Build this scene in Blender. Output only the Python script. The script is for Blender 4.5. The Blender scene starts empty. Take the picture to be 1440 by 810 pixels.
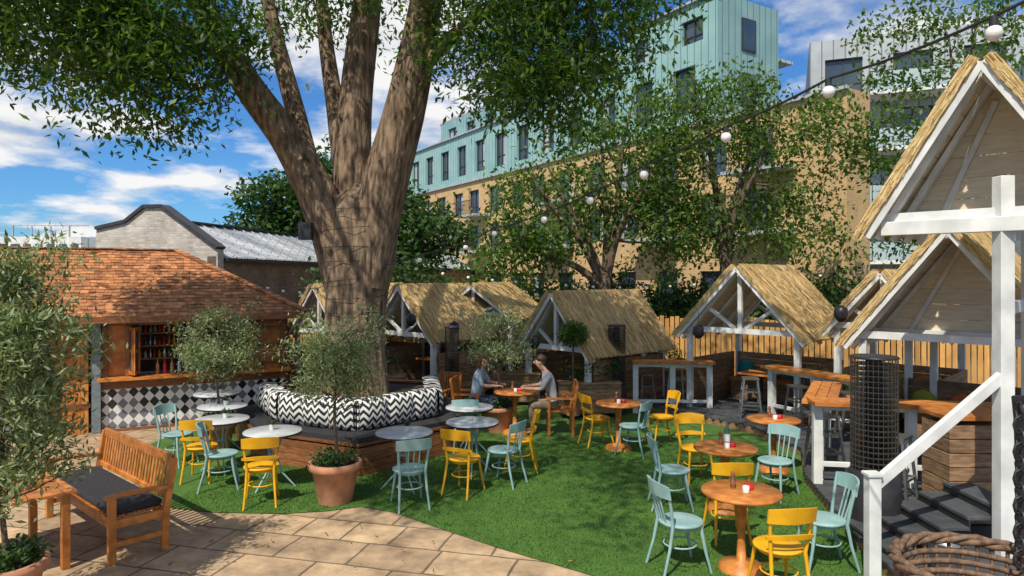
import bpy, math, random
import numpy as np
from mathutils import Vector, Matrix
R=random.Random(7)
scene=bpy.context.scene
scene.view_settings.view_transform='Standard'
scene.view_settings.look='None'
scene.view_settings.exposure=0
# ---------------------------------------------------------------- materials
def newmat(name):
    m=bpy.data.materials.new(name); m.use_nodes=True
    nt=m.node_tree; b=nt.nodes['Principled BSDF']
    return m,nt,b
def N(nt,t,**k):
    n=nt.nodes.new(t)
    for a,v in k.items(): setattr(n,a,v)
    return n
def c4(c): return (c[0],c[1],c[2],1)
def pm(name,c1,c2=None,scale=5,rough=.7,bump=0,stretch=(1,1,1),metal=0,island=0,detail=6,spec=.4,bd=.02):
    """noise-mottled surface; island = extra per-piece brightness variation"""
    m,nt,b=newmat(name); L=nt.links
    if c2 is None: c2=tuple(x*.8 for x in c1)
    tc=N(nt,'ShaderNodeTexCoord'); mp=N(nt,'ShaderNodeMapping'); mp.inputs['Scale'].default_value=stretch
    L.new(tc.outputs['Object'],mp.inputs[0])
    no=N(nt,'ShaderNodeTexNoise'); no.inputs['Scale'].default_value=scale; no.inputs['Detail'].default_value=detail
    L.new(mp.outputs[0],no.inputs[0])
    r=N(nt,'ShaderNodeValToRGB'); r.color_ramp.elements[0].position=.35; r.color_ramp.elements[1].position=.65
    r.color_ramp.elements[0].color=c4(c1); r.color_ramp.elements[1].color=c4(c2)
    L.new(no.outputs[0],r.inputs[0]); out=r.outputs[0]
    if island:
        g=N(nt,'ShaderNodeNewGeometry'); mr=N(nt,'ShaderNodeMapRange')
        mr.inputs[3].default_value=1-island; mr.inputs[4].default_value=1+island
        L.new(g.outputs['Random Per Island'],mr.inputs[0])
        h=N(nt,'ShaderNodeVectorMath',operation='SCALE'); L.new(out,h.inputs[0]); L.new(mr.outputs[0],h.inputs[3]); out=h.outputs[0]
    L.new(out,b.inputs['Base Color'])
    b.inputs['Roughness'].default_value=rough; b.inputs['Metallic'].default_value=metal
    b.inputs['Specular IOR Level'].default_value=spec
    if bump:
        bp=N(nt,'ShaderNodeBump'); bp.inputs['Strength'].default_value=bump; bp.inputs['Distance'].default_value=bd
        L.new(no.outputs[0],bp.inputs['Height']); L.new(bp.outputs[0],b.inputs['Normal'])
    return m
def leafmat(name,cs,trans=.35,rough=.5):
    m,nt,b=newmat(name); L=nt.links
    g=N(nt,'ShaderNodeNewGeometry'); r=N(nt,'ShaderNodeValToRGB')
    els=r.color_ramp.elements
    els[0].color=c4(cs[0]); els[1].color=c4(cs[-1])
    for i,c in enumerate(cs[1:-1]):
        e=els.new((i+1)/(len(cs)-1)); e.color=c4(c)
    L.new(g.outputs['Random Per Island'],r.inputs[0])
    L.new(r.outputs[0],b.inputs['Base Color']); b.inputs['Roughness'].default_value=rough
    b.inputs['Specular IOR Level'].default_value=.35
    t=N(nt,'ShaderNodeBsdfTranslucent'); 
    h=N(nt,'ShaderNodeVectorMath',operation='MULTIPLY'); h.inputs[1].default_value=(1.6,1.8,.6); L.new(r.outputs[0],h.inputs[0]); L.new(h.outputs[0],t.inputs[0])
    mx=N(nt,'ShaderNodeMixShader'); mx.inputs[0].default_value=trans
    L.new(b.outputs[0],mx.inputs[1]); L.new(t.outputs[0],mx.inputs[2]); L.new(mx.outputs[0],nt.nodes['Material Output'].inputs[0])
    return m
def wallcoord(nt,s=1):
    tc=N(nt,'ShaderNodeTexCoord'); sp=N(nt,'ShaderNodeSeparateXYZ'); nt.links.new(tc.outputs['Object'],sp.inputs[0])
    ad=N(nt,'ShaderNodeMath',operation='ADD'); nt.links.new(sp.outputs[0],ad.inputs[0]); nt.links.new(sp.outputs[1],ad.inputs[1])
    cb=N(nt,'ShaderNodeCombineXYZ'); nt.links.new(ad.outputs[0],cb.inputs[0]); nt.links.new(sp.outputs[2],cb.inputs[1])
    return cb.outputs[0],ad.outputs[0],sp
def brickmat(name,c1,c2,mort,bw=.22,bh=.075,ms=.01,flat=False,rough=.85,bump=.4,var=.5,rot=0):
    m,nt,b=newmat(name); L=nt.links
    if flat:
        tc=N(nt,'ShaderNodeTexCoord'); mp=N(nt,'ShaderNodeMapping'); mp.inputs['Rotation'].default_value=(0,0,rot); L.new(tc.outputs['Object'],mp.inputs[0])
        wn=N(nt,'ShaderNodeTexNoise'); wn.inputs['Scale'].default_value=2.5; L.new(mp.outputs[0],wn.inputs[0])
        ws=N(nt,'ShaderNodeVectorMath',operation='SCALE'); ws.inputs[3].default_value=.04; L.new(wn.outputs[1],ws.inputs[0])
        wa=N(nt,'ShaderNodeVectorMath',operation='ADD'); L.new(mp.outputs[0],wa.inputs[0]); L.new(ws.outputs[0],wa.inputs[1]); vec=wa.outputs[0]
    else: vec,_,_=wallcoord(nt)
    br=N(nt,'ShaderNodeTexBrick'); br.inputs['Scale'].default_value=1
    if flat: br.offset=.37; br.squash=.7; br.squash_frequency=3
    br.inputs['Brick Width'].default_value=bw; br.inputs['Row Height'].default_value=bh; br.inputs['Mortar Size'].default_value=ms
    br.inputs['Color1'].default_value=c4(c1); br.inputs['Color2'].default_value=c4(c2); br.inputs['Mortar'].default_value=c4(mort)
    L.new(vec,br.inputs[0])
    no=N(nt,'ShaderNodeTexNoise'); no.inputs['Scale'].default_value=2.6 if flat else 1.3; no.inputs['Detail'].default_value=12; no.inputs['Roughness'].default_value=.7; L.new(vec,no.inputs[0])
    mr=N(nt,'ShaderNodeMapRange'); mr.inputs[1].default_value=.3; mr.inputs[2].default_value=.7; mr.inputs[3].default_value=1-var; mr.inputs[4].default_value=1+var*.5
    L.new(no.outputs[0],mr.inputs[0])
    h=N(nt,'ShaderNodeVectorMath',operation='SCALE'); L.new(br.outputs[0],h.inputs[0]); L.new(mr.outputs[0],h.inputs[3])
    L.new(h.outputs[0],b.inputs['Base Color']); b.inputs['Roughness'].default_value=rough
    bp=N(nt,'ShaderNodeBump'); bp.inputs['Strength'].default_value=bump; bp.inputs['Distance'].default_value=.01; bp.invert=True
    L.new(br.outputs['Fac'],bp.inputs['Height'])
    bp2=N(nt,'ShaderNodeBump'); bp2.inputs['Strength'].default_value=.5 if flat else .3; bp2.inputs['Distance'].default_value=.03; L.new(no.outputs[0],bp2.inputs['Height']); L.new(bp.outputs[0],bp2.inputs['Normal'])
    L.new(bp2.outputs[0],b.inputs['Normal'])
    return m
def seammat(name,c1,c2,period,rough=.5,metal=.0):
    m,nt,b=newmat(name); L=nt.links
    vec,u,_=wallcoord(nt)
    d=N(nt,'ShaderNodeMath',operation='DIVIDE'); d.inputs[1].default_value=period; L.new(u,d.inputs[0])
    f=N(nt,'ShaderNodeMath',operation='FRACT'); L.new(d.outputs[0],f.inputs[0])
    l=N(nt,'ShaderNodeMath',operation='LESS_THAN'); l.inputs[1].default_value=.12; L.new(f.outputs[0],l.inputs[0])
    no=N(nt,'ShaderNodeTexNoise'); no.inputs['Scale'].default_value=.8; L.new(vec,no.inputs[0])
    r=N(nt,'ShaderNodeValToRGB'); r.color_ramp.elements[0].position=.35; r.color_ramp.elements[1].position=.65
    r.color_ramp.elements[0].color=c4(c1); r.color_ramp.elements[1].color=c4(c2); L.new(no.outputs[0],r.inputs[0])
    mx=N(nt,'ShaderNodeMix',data_type='RGBA'); L.new(l.outputs[0],mx.inputs[0]); L.new(r.outputs[0],mx.inputs[6]); mx.inputs[7].default_value=c4(tuple(x*.5 for x in c1))
    L.new(mx.outputs[2],b.inputs['Base Color']); b.inputs['Roughness'].default_value=rough; b.inputs['Metallic'].default_value=metal
    return m
def mathf(nt):
    def M(op,a,bv=None):
        n=N(nt,'ShaderNodeMath',operation=op)
        for i,x in enumerate((a,bv)):
            if x is None: continue
            if isinstance(x,(int,float)): n.inputs[i].default_value=x
            else: nt.links.new(x,n.inputs[i])
        return n.outputs[0]
    return M
def chevronmat():
    m,nt,b=newmat('chevron_fabric'); L=nt.links; M=mathf(nt)
    tc=N(nt,'ShaderNodeTexCoord'); sp=N(nt,'ShaderNodeSeparateXYZ'); L.new(tc.outputs['Object'],sp.inputs[0])
    pp=M('PINGPONG',sp.outputs[0],.07)
    s=M('ADD',M('MULTIPLY',pp,1.15),sp.outputs[2])
    g=M('GREATER_THAN',M('FRACT',M('DIVIDE',s,.105)),.5)
    mx=N(nt,'ShaderNodeMix',data_type='RGBA'); L.new(g,mx.inputs[0]); mx.inputs[6].default_value=(.70,.69,.65,1); mx.inputs[7].default_value=(.015,.016,.02,1)
    L.new(mx.outputs[2],b.inputs['Base Color']); b.inputs['Roughness'].default_value=.9
    return m
def diamondmat():
    m,nt,b=newmat('harlequin_tile'); L=nt.links; M=mathf(nt)
    tc=N(nt,'ShaderNodeTexCoord'); sp=N(nt,'ShaderNodeSeparateXYZ'); L.new(tc.outputs['Object'],sp.inputs[0])
    x=M('DIVIDE',sp.outputs[0],.17); z=M('DIVIDE',sp.outputs[2],.2)
    a=M('FLOOR',M('ADD',x,z)); c=M('FLOOR',M('SUBTRACT',x,z))
    ev=M('PINGPONG',M('ADD',a,c),1)
    cb=N(nt,'ShaderNodeCombineXYZ'); L.new(a,cb.inputs[0]); L.new(c,cb.inputs[1])
    wn=N(nt,'ShaderNodeTexWhiteNoise',noise_dimensions='2D'); L.new(cb.outputs[0],wn.inputs[0])
    r=N(nt,'ShaderNodeValToRGB'); r.color_ramp.interpolation='CONSTANT'
    r.color_ramp.elements[0].color=(.02,.022,.03,1); r.color_ramp.elements[1].position=.55; r.color_ramp.elements[1].color=(.17,.18,.21,1)
    L.new(wn.outputs[0],r.inputs[0])
    mx=N(nt,'ShaderNodeMix',data_type='RGBA'); L.new(ev,mx.inputs[0]); mx.inputs[6].default_value=(.72,.72,.7,1); L.new(r.outputs[0],mx.inputs[7])
    L.new(mx.outputs[2],b.inputs['Base Color']); b.inputs['Roughness'].default_value=.25
    return m
M_={}
M_['white']=pm('white_paint',(.78,.78,.75),(.56,.57,.55),3.5,.6,.15,detail=10)
M_['cream']=pm('cream_board',(.76,.66,.49),(.64,.54,.38),4,.7,.1,(1,1,6),island=.08)
M_['thatch']=pm('thatch',(.55,.38,.16),(.33,.21,.08),30,.95,.6)
M_['straw']=leafmat('thatch_straw',[(.34,.22,.09),(.56,.39,.16),(.70,.51,.24),(.78,.61,.33)],.1,.8)
M_['orange']=pm('oiled_teak',(.56,.21,.045),(.34,.11,.02),9,.45,.2,(1,1,1),island=.22)
M_['timber']=pm('weathered_timber',(.34,.21,.11),(.18,.10,.055),7,.8,.3,(1,1,4),island=.3)
M_['walnut']=pm('hardwood_cladding',(.27,.11,.045),(.15,.058,.022),8,.5,.15,(1,1,5),island=.25)
M_['black']=pm('black_fabric',(.02,.02,.024),(.035,.035,.04),30,.9,.1)
M_['blackmetal']=pm('black_metal',(.02,.02,.022),(.03,.03,.03),10,.4)
M_['smoke']=pm('smoked_mesh',(.07,.058,.05),(.045,.04,.035),10,.4)
M_['steel']=pm('steel',(.5,.5,.5),(.35,.35,.36),20,.3,metal=.9)
M_['yellow']=pm('yellow_paint',(.80,.42,.012),(.66,.32,.01),6,.45,.08,detail=10)
M_['turq']=pm('turquoise_paint',(.30,.45,.43),(.20,.35,.345),6,.5,.08,detail=10)
M_['greytop']=pm('grey_table_top',(.55,.57,.57),(.42,.44,.45),5,.35)
M_['bark']=pm('bark',(.30,.21,.135),(.075,.05,.034),13,.95,1.0,(1,1,.2),detail=14,bd=.09)
M_['bark2']=pm('bark_grey',(.17,.12,.08),(.07,.05,.035),9,.95,.8,(1,1,.3))
M_['leaf']=leafmat('ash_leaf',[(.025,.065,.012),(.045,.11,.018),(.08,.15,.025),(.14,.21,.04)],.42)
M_['leaf2']=leafmat('plane_leaf',[(.035,.08,.014),(.06,.12,.022),(.10,.165,.032),(.16,.22,.055)],.42)
M_['leafd']=leafmat('dark_leaf',[(.02,.055,.014),(.04,.09,.022),(.07,.13,.03)],.3)
M_['olive']=leafmat('olive_leaf',[(.08,.12,.05),(.15,.2,.08),(.25,.3,.15),(.36,.4,.25)],.25)
M_['shingle']=pm('cedar_shingle',(.46,.20,.075),(.28,.11,.045),6,.85,.3,island=.42)
M_['slategrey']=pm('blue_grey_paint',(.2,.235,.26),(.13,.16,.18),8,.6,.1,(1,1,3))
M_['terracotta']=pm('terracotta',(.52,.24,.13),(.36,.16,.09),6,.85,.2,detail=10)
M_['soil']=pm('soil',(.05,.032,.02),(.02,.013,.009),20,1,.5)
M_['glass']=pm('window_glass',(.03,.05,.07),(.05,.08,.11),.4,.06,spec=.9)
M_['frame']=pm('dark_frame',(.03,.03,.035),(.05,.05,.05),5,.5)
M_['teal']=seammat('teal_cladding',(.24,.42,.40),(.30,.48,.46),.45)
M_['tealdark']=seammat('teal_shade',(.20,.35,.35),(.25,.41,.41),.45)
M_['grey']=seammat('grey_cladding',(.34,.37,.39),(.42,.45,.47),.6)
M_['stock']=brickmat('stock_brick',(.64,.41,.18),(.52,.33,.14),(.5,.4,.25),.22,.075,.008,var=.2)
M_['oldbrick']=brickmat('old_brick',(.26,.16,.09),(.16,.105,.065),(.2,.17,.13),.22,.075,.01,var=.5)
M_['whitebrick']=brickmat('whitewashed_brick',(.58,.54,.48),(.42,.35,.29),(.45,.43,.4),.22,.075,.01,var=.4)
M_['metalroof']=seammat('weathered_metal_roof',(.27,.30,.33),(.58,.59,.60),.28,.6)
M_['slab']=brickmat('sandstone_paving',(.56,.39,.225),(.38,.26,.155),(.17,.12,.075),.8,.55,.014,True,.85,.6,.6,.25)
M_['deck']=pm('grey_deck',(.075,.08,.088),(.045,.05,.055),5,.7,.2,(1,1,1),island=.18)
M_['red']=pm('red_glaze',(.55,.02,.015),(.45,.015,.01),6,.3)
M_['bottle']=pm('green_glass',(.03,.09,.05),(.05,.12,.06),6,.1,spec=.8)
M_['amber']=pm('amber_glass',(.5,.2,.05),(.32,.11,.03),6,.1,spec=.8)
M_['wicker']=pm('wicker',(.22,.13,.075),(.10,.06,.04),35,.7,.5)
M_['bulb']=pm('frosted_bulb',(.8,.79,.75),(.75,.74,.7),3,.15)
M_['teal_c']=pm('teal_cushion',(.03,.25,.26),(.02,.2,.2),12,.9)
M_['lime']=pm('lime_cushion',(.35,.38,.05),(.3,.32,.04),12,.9)
M_['orangec']=pm('orange_cushion',(.55,.16,.03),(.45,.12,.03),12,.9)
M_['skin']=pm('skin',(.50,.29,.20),(.44,.24,.16),12,.55)
M_['tee']=pm('grey_tshirt',(.30,.31,.33),(.24,.25,.27),9,.9)
M_['blouse']=pm('pale_blue_shirt',(.42,.52,.62),(.36,.46,.56),9,.9)
M_['khaki']=pm('khaki_trousers',(.26,.20,.13),(.2,.15,.1),9,.9)
M_['denim']=pm('denim',(.05,.08,.14),(.04,.06,.1),12,.9)
M_['hair']=pm('dark_hair',(.025,.016,.01),(.05,.03,.018),40,.6)
M_['hairb']=pm('brown_hair',(.16,.08,.035),(.1,.05,.02),40,.6)
M_['fence']=pm('larch_fence',(.62,.34,.10),(.46,.23,.065),6,.75,.2,(1,1,.3),island=.25)
M_['chevron']=chevronmat(); M_['diamond']=diamondmat()
# turf
m,nt,b=newmat('artificial_turf'); L=nt.links
tc=N(nt,'ShaderNodeTexCoord'); n1=N(nt,'ShaderNodeTexNoise'); n1.inputs['Scale'].default_value=90; n1.inputs['Detail'].default_value=4
n2=N(nt,'ShaderNodeTexNoise'); n2.inputs['Scale'].default_value=1.4; n2.inputs['Detail'].default_value=10; n2.inputs['Roughness'].default_value=.65
L.new(tc.outputs['Object'],n1.inputs[0]); L.new(tc.outputs['Object'],n2.inputs[0])
r=N(nt,'ShaderNodeValToRGB'); r.color_ramp.elements[0].position=.3; r.color_ramp.elements[1].position=.7
r.color_ramp.elements[0].color=(.03,.095,.010,1); r.color_ramp.elements[1].color=(.105,.215,.028,1); L.new(n1.outputs[0],r.inputs[0])
mr=N(nt,'ShaderNodeMapRange'); mr.inputs[1].default_value=.3; mr.inputs[2].default_value=.7; mr.inputs[3].default_value=.65; mr.inputs[4].default_value=1.25; L.new(n2.outputs[0],mr.inputs[0])
h=N(nt,'ShaderNodeVectorMath',operation='SCALE'); L.new(r.outputs[0],h.inputs[0]); L.new(mr.outputs[0],h.inputs[3]); L.new(h.outputs[0],b.inputs['Base Color'])
bp=N(nt,'ShaderNodeBump'); bp.inputs['Strength'].default_value=.8; bp.inputs['Distance'].default_value=.02; L.new(n1.outputs[0],bp.inputs['Height']); L.new(bp.outputs[0],b.inputs['Normal'])
b.inputs['Roughness'].default_value=.9; M_['turf']=m
M_['earth']=pm('earth_ground',(.16,.13,.10),(.09,.08,.06),.8,.95,.2)
# ---------------------------------------------------------------- mesh builder
class MB:
    def __init__(s): s.v=[];s.f=[];s.m=[];s.s=[];s.mats=[]
    def mi(s,k):
        if k not in s.mats: s.mats.append(k)
        return s.mats.index(k)
    def add(s,vs,fs,mat,smooth=False):
        o=len(s.v); s.v+= [tuple(v) for v in vs]; k=s.mi(mat)
        for f in fs: s.f.append(tuple(o+i for i in f)); s.m.append(k); s.s.append(smooth)
    def box(s,c,d,mat,rz=0,rot=None):
        x,y,z=d[0]/2,d[1]/2,d[2]/2; q=rot if rot is not None else Matrix.Rotation(rz,3,'Z')
        vs=[Vector(c)+q@Vector(p) for p in [(-x,-y,-z),(x,-y,-z),(x,y,-z),(-x,y,-z),(-x,-y,z),(x,-y,z),(x,y,z),(-x,y,z)]]
        s.add(vs,[(0,3,2,1),(4,5,6,7),(0,1,5,4),(1,2,6,5),(2,3,7,6),(3,0,4,7)],mat)
    def beam(s,p0,p1,w,h,mat,up=(0,0,1)):
        p0=Vector(p0);p1=Vector(p1); d=p1-p0; l=d.length; d.normalize()
        u=Vector(up)
        if abs(d.dot(u))>.99: u=Vector((0,1,0))
        x=d.cross(u).normalized(); z=x.cross(d).normalized()
        q=Matrix((x,d,z)).transposed()
        s.box((p0+p1)/2,(w,l,h),mat,rot=q)
    def tube(s,pts,rad,mat,n=8,smooth=True,cap=True,jit=0):
        pts=[Vector(p) for p in pts]
        if not hasattr(rad,'__len__'): rad=[rad]*len(pts)
        vs=[];fs=[]; prev=None
        for i,p in enumerate(pts):
            d=(pts[min(i+1,len(pts)-1)]-pts[max(i-1,0)]).normalized()
            if prev is None:
                a=d.cross(Vector((0,0,1)) if abs(d.z)<.9 else Vector((0,1,0))).normalized()
            else: a=(prev-d*prev.dot(d)).normalized()
            prev=a; b=d.cross(a)
            for k in range(n):
                t=2*math.pi*k/n; rr=rad[i]*(1+(math.sin(3*t+i*.4)*.5+math.sin(5*t+1.3-i*.2)*.4+math.sin(9*t+i*.13)*.35)*jit)
                vs.append(p+(a*math.cos(t)+b*math.sin(t))*rr)
        for i in range(len(pts)-1):
            for k in range(n):
                fs.append((i*n+k,i*n+(k+1)%n,(i+1)*n+(k+1)%n,(i+1)*n+k))
        s.add(vs,fs,mat,smooth)
        if cap:
            s.add(vs[:n],[tuple(range(n))[::-1]],mat); s.add(vs[-n:],[tuple(range(n))],mat)
    def lathe(s,prof,c,mat,n=20,smooth=True):
        vs=[];fs=[]
        for r,z in prof:
            for k in range(n):
                t=2*math.pi*k/n; vs.append((c[0]+r*math.cos(t),c[1]+r*math.sin(t),c[2]+z))
        for i in range(len(prof)-1):
            for k in range(n): fs.append((i*n+k,i*n+(k+1)%n,(i+1)*n+(k+1)%n,(i+1)*n+k))
        s.add(vs,fs,mat,smooth)
        s.add(vs[:n],[tuple(range(n))[::-1]],mat); s.add(vs[-n:],[tuple(range(n))],mat)
    def sphere(s,c,r,mat,n=12,sq=(1,1,1)):
        vs=[];fs=[];m=n//2
        for i in range(m+1):
            p=math.pi*(i+.001)/(m+.002)
            for k in range(n):
                t=2*math.pi*k/n; vs.append((c[0]+r*sq[0]*math.sin(p)*math.cos(t),c[1]+r*sq[1]*math.sin(p)*math.sin(t),c[2]+r*sq[2]*math.cos(p)))
        for i in range(m):
            for k in range(n): fs.append((i*n+k,(i+1)*n+k,(i+1)*n+(k+1)%n,i*n+(k+1)%n))
        s.add(vs,fs,mat,True)
    def mesh(s,name):
        me=bpy.data.meshes.new(name); me.from_pydata(s.v,[],s.f)
        for k in s.mats: me.materials.append(M_[k])
        me.polygons.foreach_set('material_index',s.m); me.polygons.foreach_set('use_smooth',s.s); me.update(); return me
    def obj(s,name,loc=(0,0,0),rz=0,parent=None,bevel=0):
        return put(s.mesh(name),name,loc,rz,parent,bevel)
def put(me,name,loc=(0,0,0),rz=0,parent=None,bevel=0):
    o=bpy.data.objects.new(name,me); scene.collection.objects.link(o)
    o.location=loc; o.rotation_euler=(0,0,rz)
    if parent: o.parent=parent
    if bevel:
        md=o.modifiers.new('b','BEVEL'); md.width=bevel; md.segments=2; md.limit_method='ANGLE'
    return o
def quadmesh(name,V,mat,parent=None):
    """V: (n,4,3) array of separate quads"""
    n=len(V); me=bpy.data.meshes.new(name)
    me.vertices.add(n*4); me.vertices.foreach_set('co',V.reshape(-1).astype(np.float32))
    me.loops.add(n*4); me.loops.foreach_set('vertex_index',np.arange(n*4,dtype=np.int32))
    me.polygons.add(n); me.polygons.foreach_set('loop_start',np.arange(0,n*4,4,dtype=np.int32))
    me.update(calc_edges=True); me.validate(); me.materials.append(M_[mat])
    o=bpy.data.objects.new(name,me); scene.collection.objects.link(o)
    if parent: o.parent=parent
    return o
def leafquads(C,rad,per,l,w,seed,droop=.5,flat=.75):
    g=np.random.default_rng(seed); C=np.asarray(C); n=len(C)*per
    P=np.repeat(C,per,0); rr=np.repeat(np.broadcast_to(rad,(len(C),)),per)[:,None]
    P=P+g.normal(size=(n,3))*rr*.5*np.array([1,1,flat])
    D=g.normal(size=(n,3)); D[:,2]-=droop; D/=np.linalg.norm(D,axis=1)[:,None]
    S=np.cross(D,g.normal(size=(n,3))*np.array([.5,.5,1.3])); S/=np.linalg.norm(S,axis=1)[:,None]+1e-9
    k=g.uniform(.65,1.25,size=(n,1)); D=D*l*k; S=S*w*.5*k
    return np.stack([P,P+D*.45+S,P+D,P+D*.45-S],1)
def ellclumps(ells,seed,thr=None):
    g=np.random.default_rng(seed); out=[]
    for (c,r,n) in ells:
        d=g.normal(size=(n,3)); d/=np.linalg.norm(d,axis=1)[:,None]
        q=g.uniform(.15,1,size=(n,1))**.45
        out.append(np.array(c)+d*q*np.array(r))
    return np.concatenate(out)
def branch(mb,p0,p1,r0,r1,mat,seed,n=5,sag=.1,sides=6):
    rr=random.Random(seed); p0=Vector(p0);p1=Vector(p1); L_=(p1-p0).length; pts=[];rad=[]
    for i in range(n+1):
        t=i/n; p=p0.lerp(p1,t); k=math.sin(math.pi*t)*L_
        p+=Vector((rr.uniform(-.08,.08),rr.uniform(-.08,.08),rr.uniform(-.04,.04)+sag))*k
        pts.append(p);rad.append(r0+(r1-r0)*t)
    mb.tube(pts,rad,mat,sides,cap=False)
def nearest(pts,p):
    return min(pts,key=lambda q:(Vector(q[0])-Vector(p)).length)
def make_tree(name,base,trunk,limbs,ells,seed,leafm,barkm,l,w,per,crad,twigs,jit=.05,droop=.5,keep=None):
    mb=MB(); nodes=[]
    def smooth(lm,k_=5):
        P=[Vector(t[:3]) for t in lm]; Rr=[t[3] for t in lm]; pts=[];rad=[]
        for i in range(len(P)-1):
            a=P[max(i-1,0)];b_=P[i];c=P[i+1];d=P[min(i+2,len(P)-1)]
            for k in range(k_):
                t=k/k_
                pts.append(.5*((2*b_)+(c-a)*t+(2*a-5*b_+4*c-d)*t*t+(3*b_-a-3*c+d)*t**3)); rad.append(Rr[i]+(Rr[i+1]-Rr[i])*t)
        pts.append(P[-1]);rad.append(Rr[-1]); return pts,rad
    pts,rad=smooth(trunk,4)
    mb.tube(pts,rad,barkm,48 if trunk[0][3]>.4 else 10,jit=jit)
    for lm in limbs:
        pts,rad=smooth(lm)
        mb.tube(pts,rad,barkm,30 if rad[0]>.3 else 9,jit=jit)
        nodes+= [(p,r_) for p,r_ in zip(pts,rad)][len(pts)//3:]
    C=ellclumps(ells,seed)
    if keep is not None: C=np.array([c for c in C if keep(c)])
    rr=random.Random(seed)
    idx=rr.sample(range(len(C)),min(twigs,len(C)))
    for j,i in enumerate(idx):
        p=Vector(C[i]); q,r0=nearest(nodes,p)
        r0=min(r0*.5,.012+.018*(p-q).length)
        branch(mb,q,p,r0,.008,barkm,seed+j,n=5,sag=.05,sides=5)
        if j%2==0: nodes.append((q.lerp(p,.55),r0*.7))
    o=mb.obj(name)
    V=leafquads(C,crad,per,l,w,seed,droop)
    quadmesh('foliage',V,leafm,o)
    return o
# ---------------------------------------------------------------- ground
def sheet(name,pts,z,mat):
    mb=MB(); mb.add([(p[0],p[1],z) for p in pts],[tuple(range(len(pts)))],mat); return mb.obj(name)
sheet('ground',[(-900,-900),(900,-900),(900,900),(-900,900)],0,'earth')
sheet('sandstone_paving',[(-14,-3),(4,-3),(4,8),(-3,14.5),(-14,13)],.004,'slab')
turf_pts=[(-4.12,8.25),(-3.54,8.1),(-2.7,8.05),(-2.2,8.15),(-1.84,8.3),(-1.4,8.1),(-.965,7.72),(-.147,7.04),(.73,6.4),(1.67,5.72),(2.3,5),(3.6,5),(4.2,7),(4.3,9),(4.6,10.5),(4.2,12.7),(3,14.2),(1.8,15.4),(-4.6,15.4),(-4.9,13),(-6,12.2),(-6.1,10.8),(-4.9,9)]
sheet('artificial_turf',turf_pts,.014,'turf')
def inpoly(P,poly):
    x,y=P[:,0],P[:,1]; c=np.zeros(len(P),bool); j=len(poly)-1
    for i in range(len(poly)):
        xi,yi=poly[i];xj,yj=poly[j]
        c^=((yi>y)!=(yj>y))&(x<(xj-xi)*(y-yi)/(yj-yi+1e-12)+xi); j=i
    return c
g=np.random.default_rng(3); n=110000
P=np.stack([g.uniform(-4.2,4.2,n),g.uniform(5,11.5,n),np.full(n,.012)],1)
P=P[inpoly(P,turf_pts)]; n=len(P)
D=g.normal(size=(n,3))*np.array([.010,.010,.002])+np.array([0,0,.02]); S=g.normal(size=(n,3))*.0035; S[:,2]=0
M_['turf_fibre']=leafmat('turf_fibre',[(.03,.095,.010),(.065,.155,.016),(.11,.22,.03)],.2,.8)
quadmesh('turf_fibres',np.stack([P-S,P+S,P+D+S*.3,P+D-S*.3],1),'turf_fibre')
g=np.random.default_rng(9); n=420
P=np.stack([g.uniform(-7,4,n),g.uniform(4.5,14,n),np.full(n,.036)],1)
a=g.uniform(0,6.28,n); l=g.uniform(.015,.035,n)
D=np.stack([np.cos(a)*l,np.sin(a)*l,g.uniform(-.004,.012,n)],1); S=np.stack([-np.sin(a)*l*.3,np.cos(a)*l*.3,g.uniform(-.004,.008,n)],1)
M_['litter']=leafmat('fallen_leaf',[(.10,.06,.02),(.25,.17,.04),(.12,.14,.03)],.1,.8)
quadmesh('fallen_leaves',np.stack([P-D,P+S,P+D,P-S],1),'litter')
# deck
mb=MB()
edge=[(3.25,4.6),(3.55,7),(3.95,9.2),(4.5,10.6),(4.3,12.2),(3.3,13.6),(2.2,14.9),(1.9,16.2)]
def edge_x(y):
    for a,b_ in zip(edge[:-1],edge[1:]):
        if a[1]<=y<=b_[1]: return a[0]+(b_[0]-a[0])*(y-a[1])/(b_[1]-a[1])
    return 1.9
y=4.6
while y<16.9:
    x0=edge_x(y+.07); mb.box(((x0+16)/2,y+.07,.14),(16-x0,.134,.03),'deck'); y+=.14
for a,b_ in zip(edge[:-1],edge[1:]): mb.beam((a[0]+.03,a[1],.06),(b_[0]+.03,b_[1],.06),.03,.118,'timber')
mb.obj('timber_deck')
# ---------------------------------------------------------------- bar building
BR=math.atan2(.47,.88); BO=(-7.4,12.3,0)
E=bpy.data.objects.new('garden_bar_building',None); scene.collection.objects.link(E); E.location=BO; E.rotation_euler=(0,0,BR)
mb=MB(); mb.box((1.6,.02,.41),(3.2,.04,.72),'diamond'); mb.obj('tiled_bar_front',parent=E)
mb=MB()
mb.box((1.6,-.01,.025),(3.24,.1,.05),'walnut')
mb.box((1.6,.03,.86),(3.2,.1,.18),'walnut'); mb.box((1.6,-.1,.97),(3.3,.4,.045),'orange')
mb.box((1.6,.05,1.99),(3.2,.12,.14),'walnut')
for x in (.05,.42,2.62,3.15): mb.box((x,.02,1.455),(.09,.12,.92),'walnut')
mb.box((2.89,.06,1.455),(.46,.04,.92),'orange')
for z in (1.1,1.45,1.8): mb.box((2.89,.03,z),(.44,.03,.05),'walnut')
mb.box((.235,.06,1.455),(.28,.04,.92),'orange')
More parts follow.
